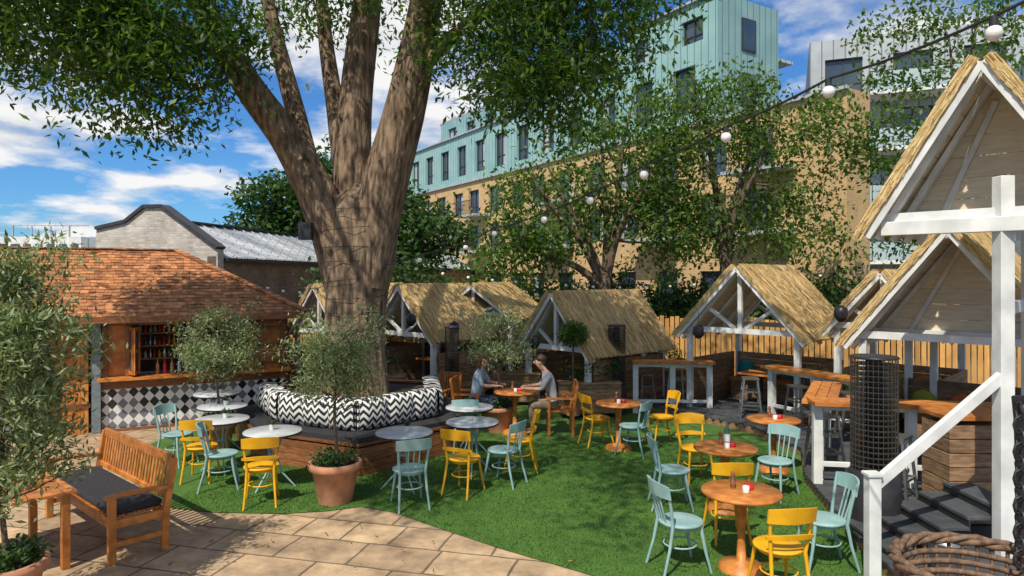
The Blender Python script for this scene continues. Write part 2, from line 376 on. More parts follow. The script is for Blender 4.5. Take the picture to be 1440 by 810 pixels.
for x,a in ((.47,-1.25),(.56,1.25),(2.57,-1.9),(2.47,-1.25)):
    q=Matrix.Rotation(a,3,'Z'); c=Vector((x,-.12,1.46))
    for dx in (-.11,.11): mb.box(c+q@Vector((dx,0,0)),(.05,.035,.86),'orange',rot=q)
    for dz in (-.4,0,.4): mb.box(c+Vector((0,0,dz)),(.17,.03,.06),'orange',rot=q)
    mb.box(c,(.17,.008,.8),'glass',rot=q)
mb.box((1.6,1.6,1.05),(3.1,.05,2.0),'timber'); mb.box((1.6,.8,.05),(3.1,1.6,.06),'timber'); mb.box((1.6,.8,2.03),(3.1,1.5,.03),'cream')
mb.box((.03,.8,1.05),(.05,1.5,1.95),'timber')
for z in (1.2,1.45,1.7): mb.box((1.5,.95,z),(2.2,.22,.03),'orange')
mb.box((1.5,.75,.5),(2.4,.4,.98),'steel')
for z in (1.215,1.465,1.715):
    for i in range(26):
        x=.45+i*.083+R.uniform(-.01,.01); h_=R.uniform(.14,.2)
        mb.lathe([(.028,0),(.028,h_*.6),(.01,h_*.75),(.01,h_)],(x,.9+R.uniform(-.03,.03),z),R.choice(['bottle','amber','red','white','yellow','amber','steel','turq']),8)
for i in range(9):
    x=.9+i*.12; mb.lathe([(.035,0),(.035,.16),(.012,.22),(.012,.27)],(x,.05,.995),R.choice(['bottle','amber','red','steel']),8)
for i in range(5): mb.tube([(1.9+i*.07,.1,1.0),(1.9+i*.07,.08,1.3)],.012,'steel',6)
mb.box((-.075,-.02,1.03),(.14,.16,2.06),'slategrey'); mb.box((-.86,-.02,1.03),(.16,.16,2.06),'slategrey')
for i in range(5): mb.box((-.72+i*.116,.06,.99),(.11,.04,1.98),'orange')
mb.box((-.45,.03,1.5),(.56,.03,.07),'walnut'); mb.box((-.45,.03,.5),(.56,.03,.07),'walnut'); mb.box((-.22,.0,1.0),(.02,.05,.14),'steel')
mb.box((-3,.1,1.03),(4.1,.08,2.06),'slategrey')
for i in range(14): mb.box((-4.8+i*.3,.05,1.03),(.03,.03,2.06),'frame')
for i in range(17): mb.box((3.22,.15+i*.3,1.03),(.04,.294,2.06),'walnut')
mb.box((1.0,5.0,1.03),(8,.06,2.0),'timber')
mb.lathe([(.02,0),(.09,-.02),(.11,-.16),(.03,-.2)],(-.35,-.32,1.98),'blackmetal',12)
mb.obj('bar_front',parent=E)
mb=MB(); ez,rz_=2.1,3.38
A0=Vector((-5,-.42,ez));B0=Vector((3.55,-.42,ez));B1=Vector((3.55,5.4,ez));A1=Vector((-5,5.4,ez));R0=Vector((-5,2.5,rz_));R1=Vector((1.3,2.5,rz_))
dn=Vector((0,0,-.06))
mb.add([A0,B0,B1,A1,R0,R1],[(0,1,5,4),(1,2,5),(2,3,4,5)],'timber')
mb.add([A0+dn,B0+dn,B1+dn,A1+dn],[(0,3,2,1)],'timber')
mb.beam(A0+Vector((0,-.01,-.05)),B0+Vector((.02,-.01,-.05)),.03,.12,'walnut'); mb.beam(B0+Vector((.015,0,-.05)),B1+Vector((.015,0,-.05)),.03,.12,'walnut')
def shingle(a,b_,ra,rb,rows=22,w=.13):
    nrm=(b_-a).cross(ra-a).normalized()
    for i in range(rows):
        t0=i/rows
        pa=a.lerp(ra,t0);pb=b_.lerp(rb,t0)
        L_=(pb-pa).length; x=(pb-pa).normalized()
        s=nrm.cross(x).normalized(); H=abs((ra-a).dot(s))/rows
        k=R.uniform(-w,0)
        while k<L_:
            ww=R.uniform(.75,1.25)*w; k0=max(k,0);k1=min(k+ww-.006,L_)
            if k1-k0>.02:
                p=pa+x*k0;q=pa+x*k1; j=R.uniform(-.012,.012); lift=R.uniform(.012,.03)
                v=[p-s*(j+.01)+nrm*lift,q-s*(j+.01)+nrm*lift,q+s*H*1.25+nrm*.004,p+s*H*1.25+nrm*.004,p-s*(j+.01),q-s*(j+.01)]
                mb.add(v,[(0,1,2,3),(4,5,1,0)],'shingle')
            k+=ww
shingle(A0,B0,R0,R1); shingle(B0,B1,R1,R1+Vector((0,.01,0)))
for a,b_ in ((B0,R1),(R0,R1)):
    nseg=int((b_-a).length/.16)
    for i in range(nseg):
        p=a.lerp(b_,i/nseg)+Vector((0,0,.035));q=a.lerp(b_,(i+1.15)/nseg)+Vector((0,0,.025)); mb.beam(p,q,.17,.025,'shingle')
mb.obj('shingle_roof',parent=E)
# ---------------------------------------------------------------- old brick building with metal roof
ang=math.atan2(.984,.18); EO=bpy.data.objects.new('old_brick_warehouse',None); scene.collection.objects.link(EO); EO.location=(-11,21,0); EO.rotation_euler=(0,0,ang)
mb=MB(); L_=38; hw=1.95
mb.box((L_/2,-hw,1.72),(L_,.3,3.44),'oldbrick'); mb.box((L_/2,hw,1.72),(L_,.3,3.44),'oldbrick')
pf=[(0,-hw-.2,0),(0,hw+.1,0),(0,hw+.1,4.3),(0,1.0,4.5),(0,.35,4.95),(0,-.25,4.95),(0,-hw-.2,3.65)]
mb.add(pf,[(0,6,5,4,3,2,1)],'whitebrick')
mb.add([(.3,p[1],p[2]) for p in pf],[(0,1,2,3,4,5,6)],'whitebrick')
mb.add([(0,-hw-.2,0),(.3,-hw-.2,0),(.3,-hw-.2,3.65),(0,-hw-.2,3.65)],[(0,1,2,3)],'whitebrick')
cp=[(p[1],p[2]) for p in pf[2:]]
for a,b_ in zip(cp[:-1],cp[1:]): mb.beam((.15,a[0],a[1]+.04),(.15,b_[0],b_[1]+.04),.46,.1,'frame')
mb.obj('walls',parent=EO)
mb=MB()
mb.add([(.31,-hw-.2,3.4),(L_,-hw-.2,3.4),(L_,0,4.6),(.31,0,4.6)],[(0,1,2,3)],'metalroof')
mb.add([(.31,hw+.2,3.4),(L_,hw+.2,3.4),(L_,0,4.6),(.31,0,4.6)],[(3,2,1,0)],'metalroof')
for i in range(64):
    x=.4+i*.59; mb.beam((x,-hw-.2,3.43),(x,0,4.63),.05,.04,'metalroof')
mb.beam((.3,0,4.63),(L_,0,4.63),.3,.06,'frame'); mb.beam((.3,-hw-.28,3.35),(L_,-hw-.28,3.35),.12,.1,'frame')
mb.obj('metal_roof',parent=EO)
# ---------------------------------------------------------------- apartment block
def facade(mb,x0,x1,z0,z1,ops,wall,y=0,depth=.22,glass='glass',frame='frame',mull=1):
    xs=sorted({x0,x1}|{o[0] for o in ops}|{o[1] for o in ops}); zs=sorted({z0,z1}|{o[2] for o in ops}|{o[3] for o in ops})
    for a,b_ in zip(xs[:-1],xs[1:]):
        for c,d in zip(zs[:-1],zs[1:]):
            mx,mz=(a+b_)/2,(c+d)/2
            if any(o[0]<mx<o[1] and o[2]<mz<o[3] for o in ops): continue
            mb.add([(a,y,c),(b_,y,c),(b_,y,d),(a,y,d)],[(0,1,2,3)],wall)
    for a,b_,c,d in ops:
        Y=y+depth
        mb.add([(a,y,c),(b_,y,c),(b_,y,d),(a,y,d),(a,Y,c),(b_,Y,c),(b_,Y,d),(a,Y,d)],[(0,4,5,1),(1,5,6,2),(2,6,7,3),(3,7,4,0)],wall)
        mb.add([(a,Y,c),(b_,Y,c),(b_,Y,d),(a,Y,d)],[(0,1,2,3)],glass)
        f=.07
        mb.box(((a+b_)/2,Y-.03,c+f/2),(b_-a,.05,f),frame);mb.box(((a+b_)/2,Y-.03,d-f/2),(b_-a,.05,f),frame)
        for xx in [a+f/2,b_-f/2]+[a+(b_-a)*(k+1)/(mull+1) for k in range(mull)]: mb.box((xx,Y-.034,(c+d)/2),(f,.05,d-c-2*f),frame)
        mb.box(((a+b_)/2,Y-.032,c+(d-c)*.33),(b_-a-.1,.04,.06),frame)
        if R.random()<.35: mb.box((a+(b_-a)*R.choice([.25,.75]),Y-.006,(c+d)/2),((b_-a)*.36,.006,d-c-.2),'grey')
ra=math.atan2(-.849,.529)
EA=bpy.data.objects.new('apartment_block',None); scene.collection.objects.link(EA); EA.location=(-10.05,64.3,0); EA.rotation_euler=(0,0,ra)
mb=MB(); ops=[]; ops_t=[]
s=1.2; k=0
while s<42:
    for z in (1.2,4.9,7.65):
        ops.append((s,s+1.6,z-.0,z+1.9))
    s+=3.1 if k%3 else 2.6; k+=1
facade(mb,0,44,0,10.3,ops,'stock')
s=1.6
while s<36:
    ops_t.append((s,s+1.5,10.9,13.3)); s+=3.0
facade(mb,0,37.5,10.3,14.2,ops_t,'teal',y=-.003,depth=.25)
facade(mb,30.9,37.5,14.2,16.4,[(35.2,36.6,14.4,15.6),(31.6,32.8,14.4,15.6)],'teal',y=-.003)
mb.add([(44,0,0),(44,1.6,0),(44,1.6,10.3),(44,0,10.3)],[(0,1,2,3)],'stock')
mb.add([(0,0,0),(0,14,0),(0,14,14.2),(0,0,14.2)],[(3,2,1,0)],'stock')
mb.add([(0,0,14.2),(30.9,0,14.2),(30.9,14,14.2),(0,14,14.2)],[(0,1,2,3)],'grey')
mb.add([(37.5,0,10.3),(44,0,10.3),(44,1.6,10.3),(37.5,1.6,10.3)],[(0,1,2,3)],'grey')
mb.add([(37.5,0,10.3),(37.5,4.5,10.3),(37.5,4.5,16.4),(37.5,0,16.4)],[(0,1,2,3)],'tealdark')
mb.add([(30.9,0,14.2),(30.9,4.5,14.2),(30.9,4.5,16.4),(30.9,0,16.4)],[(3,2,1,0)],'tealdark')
mb.add([(30.9,0,16.4),(37.5,0,16.4),(37.5,4.5,16.4),(30.9,4.5,16.4)],[(0,1,2,3)],'grey')
for z in (12,14.7): mb.box((37.53,2.2,z),(.08,1.0,1.6),'frame'); mb.box((37.575,2.2,z),(.01,.86,1.46),'glass')
so=[(s_,s_+1.6,14.7,16.5) for s_ in (3,6.5,10,15,19,24)]
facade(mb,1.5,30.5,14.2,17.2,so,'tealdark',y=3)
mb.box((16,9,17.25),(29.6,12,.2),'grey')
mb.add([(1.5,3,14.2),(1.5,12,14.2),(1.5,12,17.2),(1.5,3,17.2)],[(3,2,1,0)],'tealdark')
mb.box((22,-.08,10.3),(44.2,.2,.14),'grey'); mb.box((34.2,-.08,16.4),(6.9,.2,.12),'grey'); mb.box((15.4,-.08,14.2),(30.9,.2,.12),'grey')
for s_ in (13.5,24,33,39.5):
    for z in (4.7,7.45):
        mb.box((s_+.8,-.65,z),(3.0,1.3,.16),'grey')
        for i in range(22): mb.box((s_-.68+i*.14,-1.28,z+.58),(.02,.02,1.0),'frame')
        mb.box((s_+.8,-1.28,z+1.1),(3.0,.05,.05),'frame')
mb.obj('block_body',parent=EA)
mb=MB(); ops=[]
for z in (1,4,7,10,13):
    for s_ in (.8,4.2,7.5,11,15,19): ops.append((s_,s_+1.9,z,z+2.1))
facade(mb,0,24,0,16.2,ops,'grey')
mb.add([(0,0,0),(0,12,0),(0,12,16.2),(0,0,16.2)],[(3,2,1,0)],'grey'); mb.add([(0,0,16.2),(24,0,16.2),(24,12,16.2),(0,12,16.2)],[(0,1,2,3)],'grey')
M_['balglass']=pm('balcony_glass',(.35,.45,.48),(.4,.5,.52),1,.1)
for z in (3.6,6.6,9.6,12.6):
    for s_ in (3.2,10,17):
        mb.box((s_+2,-.9,z),(4.6,1.8,.2),'white'); mb.box((s_+2,-1.78,z+.6),(4.6,.03,.95),'balglass'); mb.box((s_+2,-1.78,z+1.12),(4.6,.06,.05),'frame')
        mb.box((s_-.28,-.9,z+.6),(.03,1.76,.95),'balglass')
        for i in range(4): mb.box((s_-.2+i*1.45,-1.8,z+.6),(.04,.03,1.0),'frame')
mb.obj('grey_apartment_tower',loc=(17.0,39,0),rz=math.radians(-22))
mb=MB()
for (x,w,h_) in ((-50,14,5.6),(-40,8,6.2),(-33,6,5.2)):
    mb.box((x,62,h_/2),(w,10,h_),'white')
    for i in range(int(w)): mb.box((x-w/2+.5+i,56.97,h_-1),(.6,.04,.8),'glass')
    for i in range(5): mb.tube([(x-w/2+i*w/5,58,h_),(x-w/2+i*w/5,58,h_+1)],.08,'grey',6)
    mb.beam((x-w/2,58,h_+1),(x+w/2,58,h_+1),.1,.1,'grey')
mb.obj('distant_industrial_building')
# ---------------------------------------------------------------- thatched huts
def hut(name,cx,cy,rdeg,hw,depth,ez,rz,fz=.155,posts=True,low=True,seed=0,inner='timber',panel=None,dens=1.0):
    """gable front at local y=0 facing -Y; ridge runs to +Y"""
    rr=random.Random(seed); E=bpy.data.objects.new(name,None); scene.collection.objects.link(E); E.location=(cx,cy,0); E.rotation_euler=(0,0,math.radians(rdeg))
    mb=MB(); sl=Vector((hw,0,ez-rz)); Ls=sl.length
    for sg in (-1,1):
        a=Vector((0,-.12,rz));b_=Vector((sg*hw,-.12,ez)); n=Vector((sg*(rz-ez),0,hw)).normalized()
        c=b_+Vector((0,depth+.24,0));d=a+Vector((0,depth+.24,0)); t=n*.09
        mb.add([a+t,b_+t,c+t,d+t,a+n*.02,b_+n*.02,c+n*.02,d+n*.02],[(0,1,2,3),(0,4,5,1),(1,5,6,2),(2,6,7,3)],'thatch')
        nb=8
        for i in range(nb):
            p=a.lerp(b_,i/nb);q=a.lerp(b_,(i+.97)/nb); yv=Vector((0,depth+.24,0))
            mb.add([p+n*.015,q+n*.015,q+yv+n*.015,p+yv+n*.015],[(3,2,1,0)],'cream')
        for yy in [.05+i*(depth-.1)/3 for i in range(4)]:
            mb.beam(Vector((sg*.03,yy,rz-.07)),Vector((sg*(hw-.05),yy,ez-.05)),.05,.1,'white',up=(0,1,0))
        mb.beam(Vector((0,-.14,rz-.03)),Vector((sg*hw,-.14,ez-.03)),.08,.03,'white',up=(0,1,0))
        if posts:
            for yy in (.05,depth-.05): mb.box((sg*(hw-.2),yy,(fz+ez+.1)/2),(.1,.1,ez+.1-fz),'white')
            mb.beam((sg*(hw-.2),0,ez+.08),(sg*(hw-.2),depth,ez+.08),.08,.1,'white')
    zt=ez+.16; xt=hw*(1-.16/(rz-ez))
    for yy in (.03,depth-.03):
        mb.beam((-xt,yy,zt),(xt,yy,zt),.07,.1,'white')
        if panel is None or yy>1:
            mb.box((0,yy,(zt+.05+rz-.1)/2),(.08,.07,rz-.1-zt-.05),'white')
            for sg in (-1,1): mb.beam((sg*.1,yy,zt+.05),(sg*xt*.55,yy,rz+(ez-rz)*.55-.06),.06,.06,'white',up=(0,1,0))
    if panel is not None:
        z=zt
        while z<rz-.1:
            z2=min(z+.22,rz-.06); w1=hw*(rz-z)/(rz-ez)-.03; w2=hw*(rz-z2)/(rz-ez)-.03
            mb.add([(-w1,panel,z),(w1,panel,z),(w2,panel,z2-.005),(-w2,panel,z2-.005)],[(0,1,2,3)],'cream'); z+=.22
        mb.beam((-xt,panel-.04,zt),(xt,panel-.04,zt),.07,.12,'white')
        mb.beam((-xt*.55,panel-.03,zt+.05),(-.02,panel-.03,rz-.25),.05,.07,'white',up=(0,1,0))
    mb.beam((0,0,rz-.08),(0,depth,rz-.08),.06,.12,'white')
    if low:
        zz=fz
        while zz<fz+.85:
            mb.box((0,depth-.08,zz+.07),(2*hw-.4,.04,.132),inner)
            for sg in (-1,1): mb.box((sg*(hw-.12),depth/2,zz+.07),(.04,depth-.25,.132),inner)
            zz+=.14
        mb.box((0,depth-.35,fz+.42),(2*hw-.5,.5,.06),'orange'); mb.box((0,depth-.35,fz+.2),(2*hw-.55,.42,.38),inner)
        for i in range(4):
            mb.sphere((-hw+.45+i*(2*hw-.9)/3,depth-.2,fz+.62),.2,rr.choice(['teal_c','lime','orangec','chevron']),10,(1,.45,1))
        mb.box((0,depth*.4,fz+.7),(.7,.55,.04),'orange'); mb.box((0,depth*.4,fz+.34),(.08,.08,.66),'blackmetal'); mb.box((0,depth*.4,fz+.02),(.4,.4,.03),'blackmetal')
    mb.obj('timber_frame',parent=E)
    g=np.random.default_rng(seed); Vs=[]
    for sg in (-1,1):
        n_=int(1700*depth*Ls/3*dens)
        nr=np.array(Vector((sg*(rz-ez),0,hw)).normalized()); dr=np.array(Vector((sg*hw,0,ez-rz)).normalized())
        t=g.uniform(-.01,.93,n_)*Ls; yy=g.uniform(-.16,depth+.16,n_)
        P=np.array([0,0,rz])+dr*t[:,None]+np.array([0,1,0])*yy[:,None]+nr*(.088+g.uniform(0,.018,n_))[:,None]
        Lh=np.minimum(g.uniform(.15,.4,n_),np.maximum(.08,(Ls*1.02-t)))
        D=dr*Lh[:,None]+np.stack([np.zeros(n_),g.normal(size=n_)*.016,np.zeros(n_)],1)+nr*(g.normal(size=n_)*.006)[:,None]
        S=np.stack([np.zeros(n_),g.uniform(.003,.008,n_),g.normal(size=n_)*.002],1)
        Vs.append(np.stack([P-S,P+S,P+D+S,P+D-S],1))
        n_=int(650*Ls*dens); t=g.uniform(0,.96,n_)*Ls
        P=np.array([0,-.13,rz])+dr*t[:,None]+nr*g.uniform(.015,.11,n_)[:,None]+np.array([0,1,0])*g.uniform(-.06,0,n_)[:,None]
        D=dr*g.uniform(.08,.2,n_)[:,None]+g.normal(size=(n_,3))*.006; S=nr*g.uniform(.003,.006,n_)[:,None]
        Vs.append(np.stack([P-S,P+S,P+D+S,P+D-S],1))
    quadmesh('thatch_straw',np.concatenate(Vs),'straw',E)
    return E
hut('thatched_hut',.9,14.2,-48.7,1.07,2.5,1.18,2.47,seed=1)
hut('thatched_hut',4.4,13.2,-45,1.3,2.2,1.6,3.0,seed=2)
hut('thatched_hut',6.3,11.6,-45,.95,2.0,1.8,2.88,seed=3)
hut('thatched_hut',5.8,9.05,-45,1.28,2.3,1.82,3.45,seed=4,panel=.75,dens=1.6)
hut('thatched_hut',4.5,6.5,-45,1.0,1.6,3.25,4.85,seed=5,posts=False,low=False,panel=.7,dens=2.4)
hut('thatched_hut',-.95,16.6,-18,1.15,2.6,1.75,2.6,seed=6)
hut('thatched_hut',-2.5,15.6,-42,1.2,2.4,1.35,2.6,seed=7)
hut('thatched_hut',-4.6,16.2,-42,1.2,2.4,1.35,2.6,seed=8)
mb=MB()
mb.box((4.62,6.42,1.95),(.13,.13,3.6),'white'); mb.box((5.35,5.95,1.85),(.13,.13,3.4),'white'); mb.box((6.0,7.9,1.85),(.13,.13,3.4),'white')
mb.beam((3.85,7.1,3.3),(5.2,5.8,3.3),.1,.14,'white')
mb.beam((4.62,6.42,2.5),(5.9,7.8,2.5),.08,.12,'white')
mb.obj('porch_post_frame',bevel=.006)
mb=MB()
mb.box((3.3,6.25,.5),(.11,.11,.98),'white'); mb.box((3.3,6.25,1.0),(.14,.14,.03),'white')
mb.beam((3.3,6.25,.88),(4.6,6.4,1.88),.06,.1,'white')
for i in range(5):
    mb.box((3.7+i*.26,6.9,.2+.1*i),(.28,.8,.035),'deck'); mb.box((3.58+i*.26,6.9,.13+.1*i),(.02,.8,.12),'blackmetal')
mb.obj('stair_handrail',bevel=.005)
mb=MB()
for i in range(7): mb.box((5.0,7.5,.25+i*.15),(.7,.5,.142),'timber')
mb.box((5.0,7.5,1.3),(.74,.54,.05),'orange')
mb.obj('timber_crate_planter',bevel=.006)
# ---------------------------------------------------------------- bar counters
def counter(p0,p1,z,wd=.42,fz=.155,n=3,mat='orange'):
    mb=MB(); p0=Vector(p0);p1=Vector(p1); L_=(p1-p0).length; a=math.atan2((p1-p0).y,(p1-p0).x)
    for i in range(3): mb.box((L_/2,-wd/3+i*wd/3,z),(L_,wd/3-.006,.05),mat)
    mb.box((L_/2,0,z-.06),(L_-.1,.08,.08),'white')
    for i in range(n): mb.box((.08+i*(L_-.16)/(n-1),0,(z-.03+fz)/2),(.11,.11,z-.03-fz),'white')
    mb.box((L_/2,0,fz+.25),(L_-.2,.05,.06),'white')
    return mb.obj('high_bar_counter',loc=(p0.x,p0.y,0),rz=a,bevel=.004)
counter((2.45,14.0),(4.1,13.9),1.07,fz=.02); counter((4.85,12.9),(5.75,11.0),1.12); counter((3.85,8.8),(6.2,8.4),1.2); counter((4.0,8.9),(4.9,10.6),1.16)
def stool():
    mb=MB(); mb.box((0,0,.74),(.3,.3,.03),'steel')
    for a in (-1,1):
        for b_ in (-1,1): mb.beam((a*.12,b_*.12,.73),(a*.19,b_*.19,0),.03,.03,'steel')
    for z,w in ((.25,.165),(.5,.145)):
        for sg in (-1,1): mb.beam((-w,sg*w,z),(w,sg*w,z),.02,.03,'steel'); mb.beam((sg*w,-w,z),(sg*w,w,z),.02,.03,'steel')
    return mb.mesh('bar_stool')
st=stool()
for p in ((2.8,14.5,0),(3.5,14.4,.155),(4.5,12.9,.155),(5.0,11.9,.155),(4.3,9.4,.155),(4.6,8.2,.155),(5.3,8.1,.155),(5.6,11.3,.155),(6.8,10,.155),(7.2,9.4,.155)):
    put(st,'bar_stool',p,R.uniform(0,1.5))
# ---------------------------------------------------------------- fence
mb=MB(); fp=[(-6,18.5),(-1,18.8),(2.5,17.8),(6,16.8),(11,15.4),(16,13)]
for a,b_ in zip(fp[:-1],fp[1:]):
    a=Vector((*a,0));b_=Vector((*b_,0)); L_=(b_-a).length; n_=int(L_/.125)
    for i in range(n_):
        p=a.lerp(b_,i/n_); ht=1.78+R.uniform(-.05,.06)
        mb.box((p.x,p.y,ht/2),(.1,.022,ht),'fence',rz=math.atan2((b_-a).y,(b_-a).x)+R.uniform(-.02,.02))
    for z in (.4,1.4): mb.beam((a.x,a.y+.04,z),(b_.x,b_.y+.04,z),.04,.08,'timber')
mb.obj('slatted_fence')
# ---------------------------------------------------------------- tree seat planter
pl=[(-2.15,9.55),(-.8,11.0),(-1.1,12.9),(-3.4,13.4),(-4.8,11.9),(-3.9,10.4)]
EP=bpy.data.objects.new('tree_planter_bench',None); scene.collection.objects.link(EP)
mb=MB(); cen=Vector((-2.7,11.5,0))
for i in range(6):
    a=Vector((*pl[i],0));b_=Vector((*pl[(i+1)%6],0)); L_=(b_-a).length
    for k in range(4): 
        mb.beam(a+Vector((0,0,.055+k*.1)),b_+Vector((0,0,.055+k*.1)),.04,.094,'walnut')
    ia=a.lerp(cen,.26);ib=b_.lerp(cen,.26)
    ao=a.lerp(cen,-.02);bo=b_.lerp(cen,-.02)
    mb.add([ao+Vector((0,0,.43)),bo+Vector((0,0,.43)),ib+Vector((0,0,.43)),ia+Vector((0,0,.43)),ao+Vector((0,0,.47)),bo+Vector((0,0,.47)),ib+Vector((0,0,.47)),ia+Vector((0,0,.47))],[(0,3,2,1),(4,5,6,7),(0,1,5,4)],'walnut')
    z0,z1=.474,.54
    mb.add([a+Vector((0,0,z0)),b_+Vector((0,0,z0)),ib+Vector((0,0,z0)),ia+Vector((0,0,z0)),a+Vector((0,0,z1)),b_+Vector((0,0,z1)),ib+Vector((0,0,z1)),ia+Vector((0,0,z1))],[(4,5,6,7),(0,1,5,4)],'black')
    mb.beam(ia+Vector((0,0,.66)),ib+Vector((0,0,.66)),.05,.42,'walnut'); mb.beam(ia+Vector((0,0,.88)),ib+Vector((0,0,.88)),.12,.03,'walnut')
mb.add([Vector((*p,0)).lerp(cen,.27)+Vector((0,0,.84)) for p in pl],[(0,1,2,3,4,5)],'soil')
mb.obj('bench_box',parent=EP)
for i in (0,1,4,5):
    a=Vector((*pl[i],0)).lerp(cen,.23);b_=Vector((*pl[(i+1)%6],0)).lerp(cen,.23); L_=(b_-a).length-.04; rz=math.atan2((b_-a).y,(b_-a).x); m_=(a+b_)/2
    mb=MB(); nn=40; zs=[0,.06,.2,.36,.43,.46,.44]; th=[0.02,.085,.11,.10,.07,0.0,-.16]; vs=[];fs=[]
    for ix in range(nn+1):
        x=-L_/2+L_*ix/nn; pf_=1-.55*abs(math.sin(ix*math.pi*3/nn+1.57))**14; dz=-.02*abs(math.sin(ix*math.pi*3/nn+1.57))**6
        for z,t in zip(zs,th): vs.append((x,-t*pf_*1.2,z+(dz if z>.3 else 0)))
    for ix in range(nn):
        for k in range(6): fs.append((ix*7+k,(ix+1)*7+k,(ix+1)*7+k+1,ix*7+k+1))
    mb.add(vs,fs,'chevron',True); mb.box((0,.0,.2),(L_,.03,.38),'chevron')
    mb.obj('zigzag_cushion',loc=(m_.x,m_.y,.55),rz=rz,parent=EP)
# ---------------------------------------------------------------- cafe chairs
def chair(mat,spindles):
    mb=MB()
    mb.lathe([(.19,0),(.212,.008),(.214,.024),(.2,.032),(.12,.026),(.01,.024)],(0,0,.435),mat,24)
    mb.lathe([(.17,-.03),(.18,0)],(0,0,.435),mat,20)
    for sx in (-1,1):
        mb.tube([(sx*.14,.13,.44),(sx*.165,.165,.22),(sx*.19,.215,0)],[.019,.016,.012],mat,8)
        mb.tube([(sx*.185,-.27,0),(sx*.165,-.2,.25),(sx*.155,-.165,.45),(sx*.175,-.19,.62),(sx*.195,-.235,.84)],[.013,.016,.018,.016,.013],mat,8)
    def band(z0,z1,bul,th):
        vs=[];fs=[];n=12
        for i in range(n+1):
            t=-1+2*i/n; x=t*.215; q=(1-t*t)*bul
            zc=(1-t*t)*.022
            for z in (z0,z1+zc):
                yb=-.185-(z-.6)*.19-q
                vs+= [(x,yb,z),(x,yb-th,z)]
        for i in range(n):
            o=i*4;p=o+4
            fs+= [(o,p,p+2,o+2),(o+1,o+3,p+3,p+1),(o+2,p+2,p+3,o+3),(o,o+1,p+1,p)]
        fs+= [(0,2,3,1),(n*4,n*4+1,n*4+3,n*4+2)]
        mb.add(vs,fs,mat,False)
    band(.73,.85,.06,.018)
    if spindles:
        for x in (-.06,0,.06): mb.tube([(x,-.185,.46),(x*1.1,-.225,.6),(x*1.15,-.265,.75)],.009,mat,6)
    else: band(.58,.61,.05,.016)
    mb.tube([(.155*math.cos(t*math.pi/8),.155*math.sin(t*math.pi/8)-.01,.24) for t in range(17)],.009,mat,6,cap=False)
    return mb.mesh('cafe_chair_'+mat)
cy=chair('yellow',False); ct=chair('turq',True)
def face(x,y,tx,ty): return math.atan2(ty-y,tx-x)-math.pi/2
def pc(me,x,y,tx,ty,jit=.0,z=.014): put(me,'cafe_chair',(x,y,z),face(x,y,tx,ty)+jit)
yl=[(-3.1,8.45,-3.18,9.07,.15),(-4.3,9.45,-4.0,10.2,.5),(-.62,8.85,-.56,9.65,-.35),(.1,9.85,-.5,10.0,.2),(1.42,11.35,1.75,11.1,1.0),(2.5,11.45,1.73,11.1,-.2),(2.52,9.35,2.56,8.2,.1),(2.3,7.35,2.3,8.2,0),(2.32,5.95,2.19,6.52,-.1)]
for a in yl: pc(cy,*a)
tl=[(-3.85,9.05,-3.18,9.07,.3),(-1.25,8.35,-1.42,9.0,.1),(-.12,9.25,-.56,9.65,.2),(-5.0,10.2,-4.18,9.84,.1),(-.75,11.0,-.67,10.6,3.0),(1.9,10.75,1.73,11.1,.5),(1.62,6.55,2.19,6.52,.3),(1.95,8.3,2.56,8.2,.1),(3.35,8.7,2.56,8.2,.15),(3.0,6.6,2.19,6.52,-.1),(-3.9,11.3,-4.2,11.6,.4),(-1.7,13.7,-1.5,14.3,1.0)]
for a in tl[:10]+tl[11:]: pc(ct,*a)
# ---------------------------------------------------------------- cafe tables
def gtable():
    mb=MB(); mb.lathe([(.33,-.0),(.372,.004),(.376,.014),(.372,.025),(.0,.026)],(0,0,.725),'greytop',32)
    mb.lathe([(.376,-.012),(.378,.01)],(0,0,.728),'blackmetal',32)
    for k in range(3):
        t=k*2*math.pi/3+.5; c_,s_=math.cos(t),math.sin(t)
        mb.tube([(.14*c_,.14*s_,.72),(.05*c_,.05*s_,.45),(.12*c_,.12*s_,.2),(.3*c_,.3*s_,.0)],[.012]*4,'turq',7)
    mb.lathe([(.06,0),(.06,.015)],(0,0,.44),'turq',12)
    mb.lathe([(.03,0),(.04,.07)],(.05,.02,.752),'white',10)
    for k in range(26): 
        a=R.uniform(0,6.3); mb.beam((.05,.02,.82),(.05+.06*math.cos(a),.02+.06*math.sin(a),.82+R.uniform(.0,.08)),.012,.004,'leafd')
    return mb.mesh('round_table')
def wtable():
    mb=MB(); 
    mb.lathe([(.33,-.0),(.365,.0),(.372,.012),(.368,.03),(.0,.032)],(0,0,.72),'orange',32)
    mb.lathe([(.22,0),(.2,.05),(.045,.09),(.035,.3),(.045,.5),(.06,.66),(.18,.7),(.18,.72)],(0,0,0),'orange',14)
    mb.lathe([(.025,0),(.028,.07),(.015,.09),(.022,.11),(.02,.15),(0.004,.16)],(-.05,.08,.752),'walnut',10)
    mb.lathe([(.045,0),(.05,.05),(.03,.055)],(.08,.02,.752),'red',12)
    mb.lathe([(.03,0),(.032,.06),(.02,.062)],(.02,-.06,.752),'white',10)
    return mb.mesh('wooden_round_table')
gt=gtable(); wt=wtable()
for x,y in ((-3.18,9.07),(-1.42,9.0),(-.56,9.65),(-.67,10.75),(-4.18,9.84),(-4.6,10.85),(-5.2,12.0)): put(gt,'round_cafe_table',(x,y,.014),R.uniform(0,2))
for x,y in ((.05,12.2),(1.73,11.1),(3.77,9.84),(2.56,8.2),(2.19,6.52)): put(wt,'wooden_cafe_table',(x,y,.014),R.uniform(-.5,.5))
